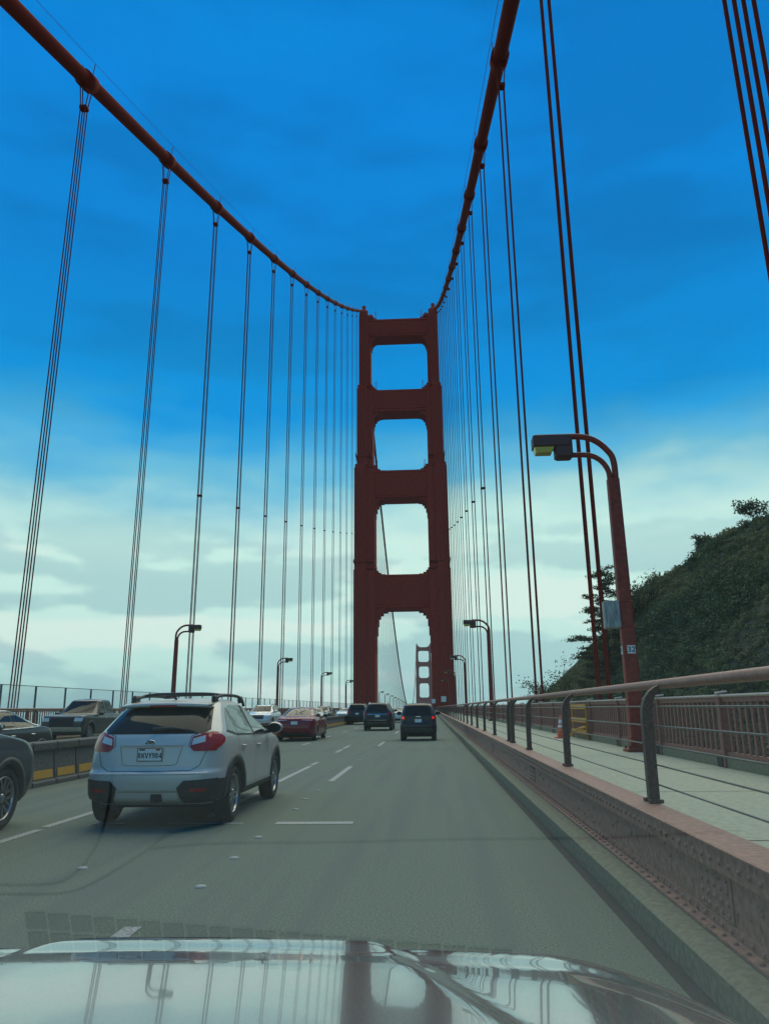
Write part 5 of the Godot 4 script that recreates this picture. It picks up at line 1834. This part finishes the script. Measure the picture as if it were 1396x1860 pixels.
func own_car() -> void:
	var t := thing("own_car", "silver car carrying the camera, its glossy bonnet seen over the dashboard through the windscreen", "car", on_deck(-0.42, 1.0, 0.0, 0.0))
	var inv := t.transform.affine_inverse()
	var s := tool()
	s.set_smooth_group(0)
	var nu := 160
	var nd := 90
	var at := func(i, j):
		var u := lerpf(-1.0, 1.0, float(i) / nu)
		var q := float(j) / nd
		var d := lerpf(1.0, 1.98, q)
		# the front edge is bowed
		d -= 0.12 * pow(absf(u), 2.5) * q
		return inv * Vector3(-0.42 + u, hood_y(u, d) + deck_y(d), -d)
	for i in nu:
		for j in nd:
			quad(s, at.call(i, j), at.call(i + 1, j), at.call(i + 1, j + 1), at.call(i, j + 1))
	done(s, "bonnet", M.hood, t)
	s = tool()
	cbox(s, Vector3(0, 0.42, -0.2), Vector3(1.66, 0.46, 1.3), 0.1)
	done(s, "nose", M.hood, t)
	# in the car's own axes: x across (camera at +0.42), y up, z = 1 - distance ahead
	var P := func(x, y, d): return Vector3(x + 0.42, y, 1.0 - d)
	# windscreen: a raked pane from the cowl up over the driver
	s = tool()
	s.set_smooth_group(0)
	var pane := func(i, j):
		var x := lerpf(-1.20, 0.46, i / 24.0)
		var y := lerpf(0.92, 1.52, j / 12.0)
		return P.call(x, y, 1.0 - (y - 0.92) * 1.6)
	for i in 24:
		for j in 12:
			quad(s, pane.call(i, j), pane.call(i + 1, j), pane.call(i + 1, j + 1), pane.call(i, j + 1))
	var ws := mesh_of(s)
	put(ws, "windscreen", M.windscreen, t)
	# dashboard under it, whose pale top the pane mirrors
	var dash := node("dashboard", t)
	s = tool()
	s.set_smooth_group(0)
	var line0 := [[1.063, 0.88], [0.95, 0.88], [0.84, 0.88], [0.80, 0.877], [0.76, 0.868], [0.70, 0.848], [0.62, 0.812], [0.52, 0.755], [0.42, 0.685], [0.34, 0.61], [0.31, 0.55]]
	var height := func(d):
		for k in line0.size() - 1:
			if d <= line0[k][0] and d >= line0[k + 1][0]:
				return remap(d, line0[k][0], line0[k + 1][0], line0[k][1], line0[k + 1][1])
		return 0.88
	# the pale upper pad ends along a line that sweeps back on the driver's side; below it the pad is dark
	var split := [[-1.18, 0.834], [-0.56, 0.834], [-0.44, 0.837], [-0.394, 0.832], [-0.353, 0.812], [-0.312, 0.787], [-0.241, 0.780], [-0.116, 0.779], [0.039, 0.776], [0.19, 0.775], [0.44, 0.766]]
	var low := tool()
	low.set_smooth_group(0)
	for k in split.size() - 1:
		var a: Array = split[k]
		var b: Array = split[k + 1]
		for q in 8:
			var f := func(e, w): return P.call(e[0], height.call(lerpf(e[1], 1.063, w / 8.0)), lerpf(e[1], 1.063, w / 8.0))
			quad(s, f.call(a, q), f.call(b, q), f.call(b, q + 1), f.call(a, q + 1))
			var g := func(e, w): return P.call(e[0], height.call(lerpf(e[1], 0.311, w / 8.0)), lerpf(e[1], 0.311, w / 8.0))
			quad(low, g.call(a, q), g.call(b, q), g.call(b, q + 1), g.call(a, q + 1))
	done(s, "dashboard_top", M.dash, dash)
	done(low, "dashboard_lower_pad", M.dash, dash)
	s = tool()
	box(s, P.call(-0.37, 0.55, -0.1), Vector3(1.62, 0.02, 0.84))  # unseen dark floor panel, added so the windscreen does not mirror the road
	done(s, "added_dark_floor", M.black, dash)
	for k in 21:
		var x := -0.443 + 0.0257 * k
		var d0 := 0.859 + (x + 0.443) * 0.0895
		var deep := lerpf(0.020, 0.013, k / 20.0)
		s = tool()
		box(s, P.call(x, 0.8805, d0 + deep / 2), Vector3(0.0222, 0.003, deep))
		done(s, "vent_slot", M.black, dash)
		if k < 12:
			s = tool()
			box(s, P.call(x, 0.8805, d0 + deep + 0.018), Vector3(0.0222, 0.003, 0.026))
			done(s, "vent_slot", M.black, dash)
	for line in [[[-0.56, 0.834], [-0.44, 0.837], [-0.394, 0.832], [-0.353, 0.812], [-0.312, 0.787], [-0.285, 0.770], [-0.227, 0.760]], [[-0.311, 0.786], [-0.241, 0.780], [-0.116, 0.779], [0.039, 0.776], [0.19, 0.775], [0.32, 0.768]], [[-0.56, 0.824], [-0.439, 0.826], [-0.398, 0.816], [-0.369, 0.784], [-0.355, 0.745], [-0.35, 0.70]]]:
		var pts := []
		for p in line: pts.append(P.call(p[0], height.call(p[1]), p[1]))
		s = tool()
		tube(s, smooth_path(pts), 0.0016, 5)
		done(s, "airbag_seam", M.black, dash)
	# frame round the pane
	for x in [-1.24, 0.50]:
		s = tool()
		tube(s, [P.call(x, 0.90, 1.03), P.call(x, 1.53, 0.02)], 0.045, 8)
		done(s, "windscreen_pillar", M.hood, t)
	s = tool()
	tube(s, [P.call(-1.24, 1.54, 0.0), P.call(0.50, 1.54, 0.0)], 0.04, 8)
	done(s, "windscreen_header", M.hood, t)
	s = tool()
	cbox(s, P.call(-0.37, 1.56, -0.85), Vector3(1.70, 0.04, 1.62), 0.015)
	done(s, "roof", M.hood, t)
	for x in [-1.22, 0.48]:
		s = tool()
		cbox(s, P.call(x, 0.62, 0.1), Vector3(0.08, 0.5, 1.9), 0.03)
		done(s, "door", M.hood, t)
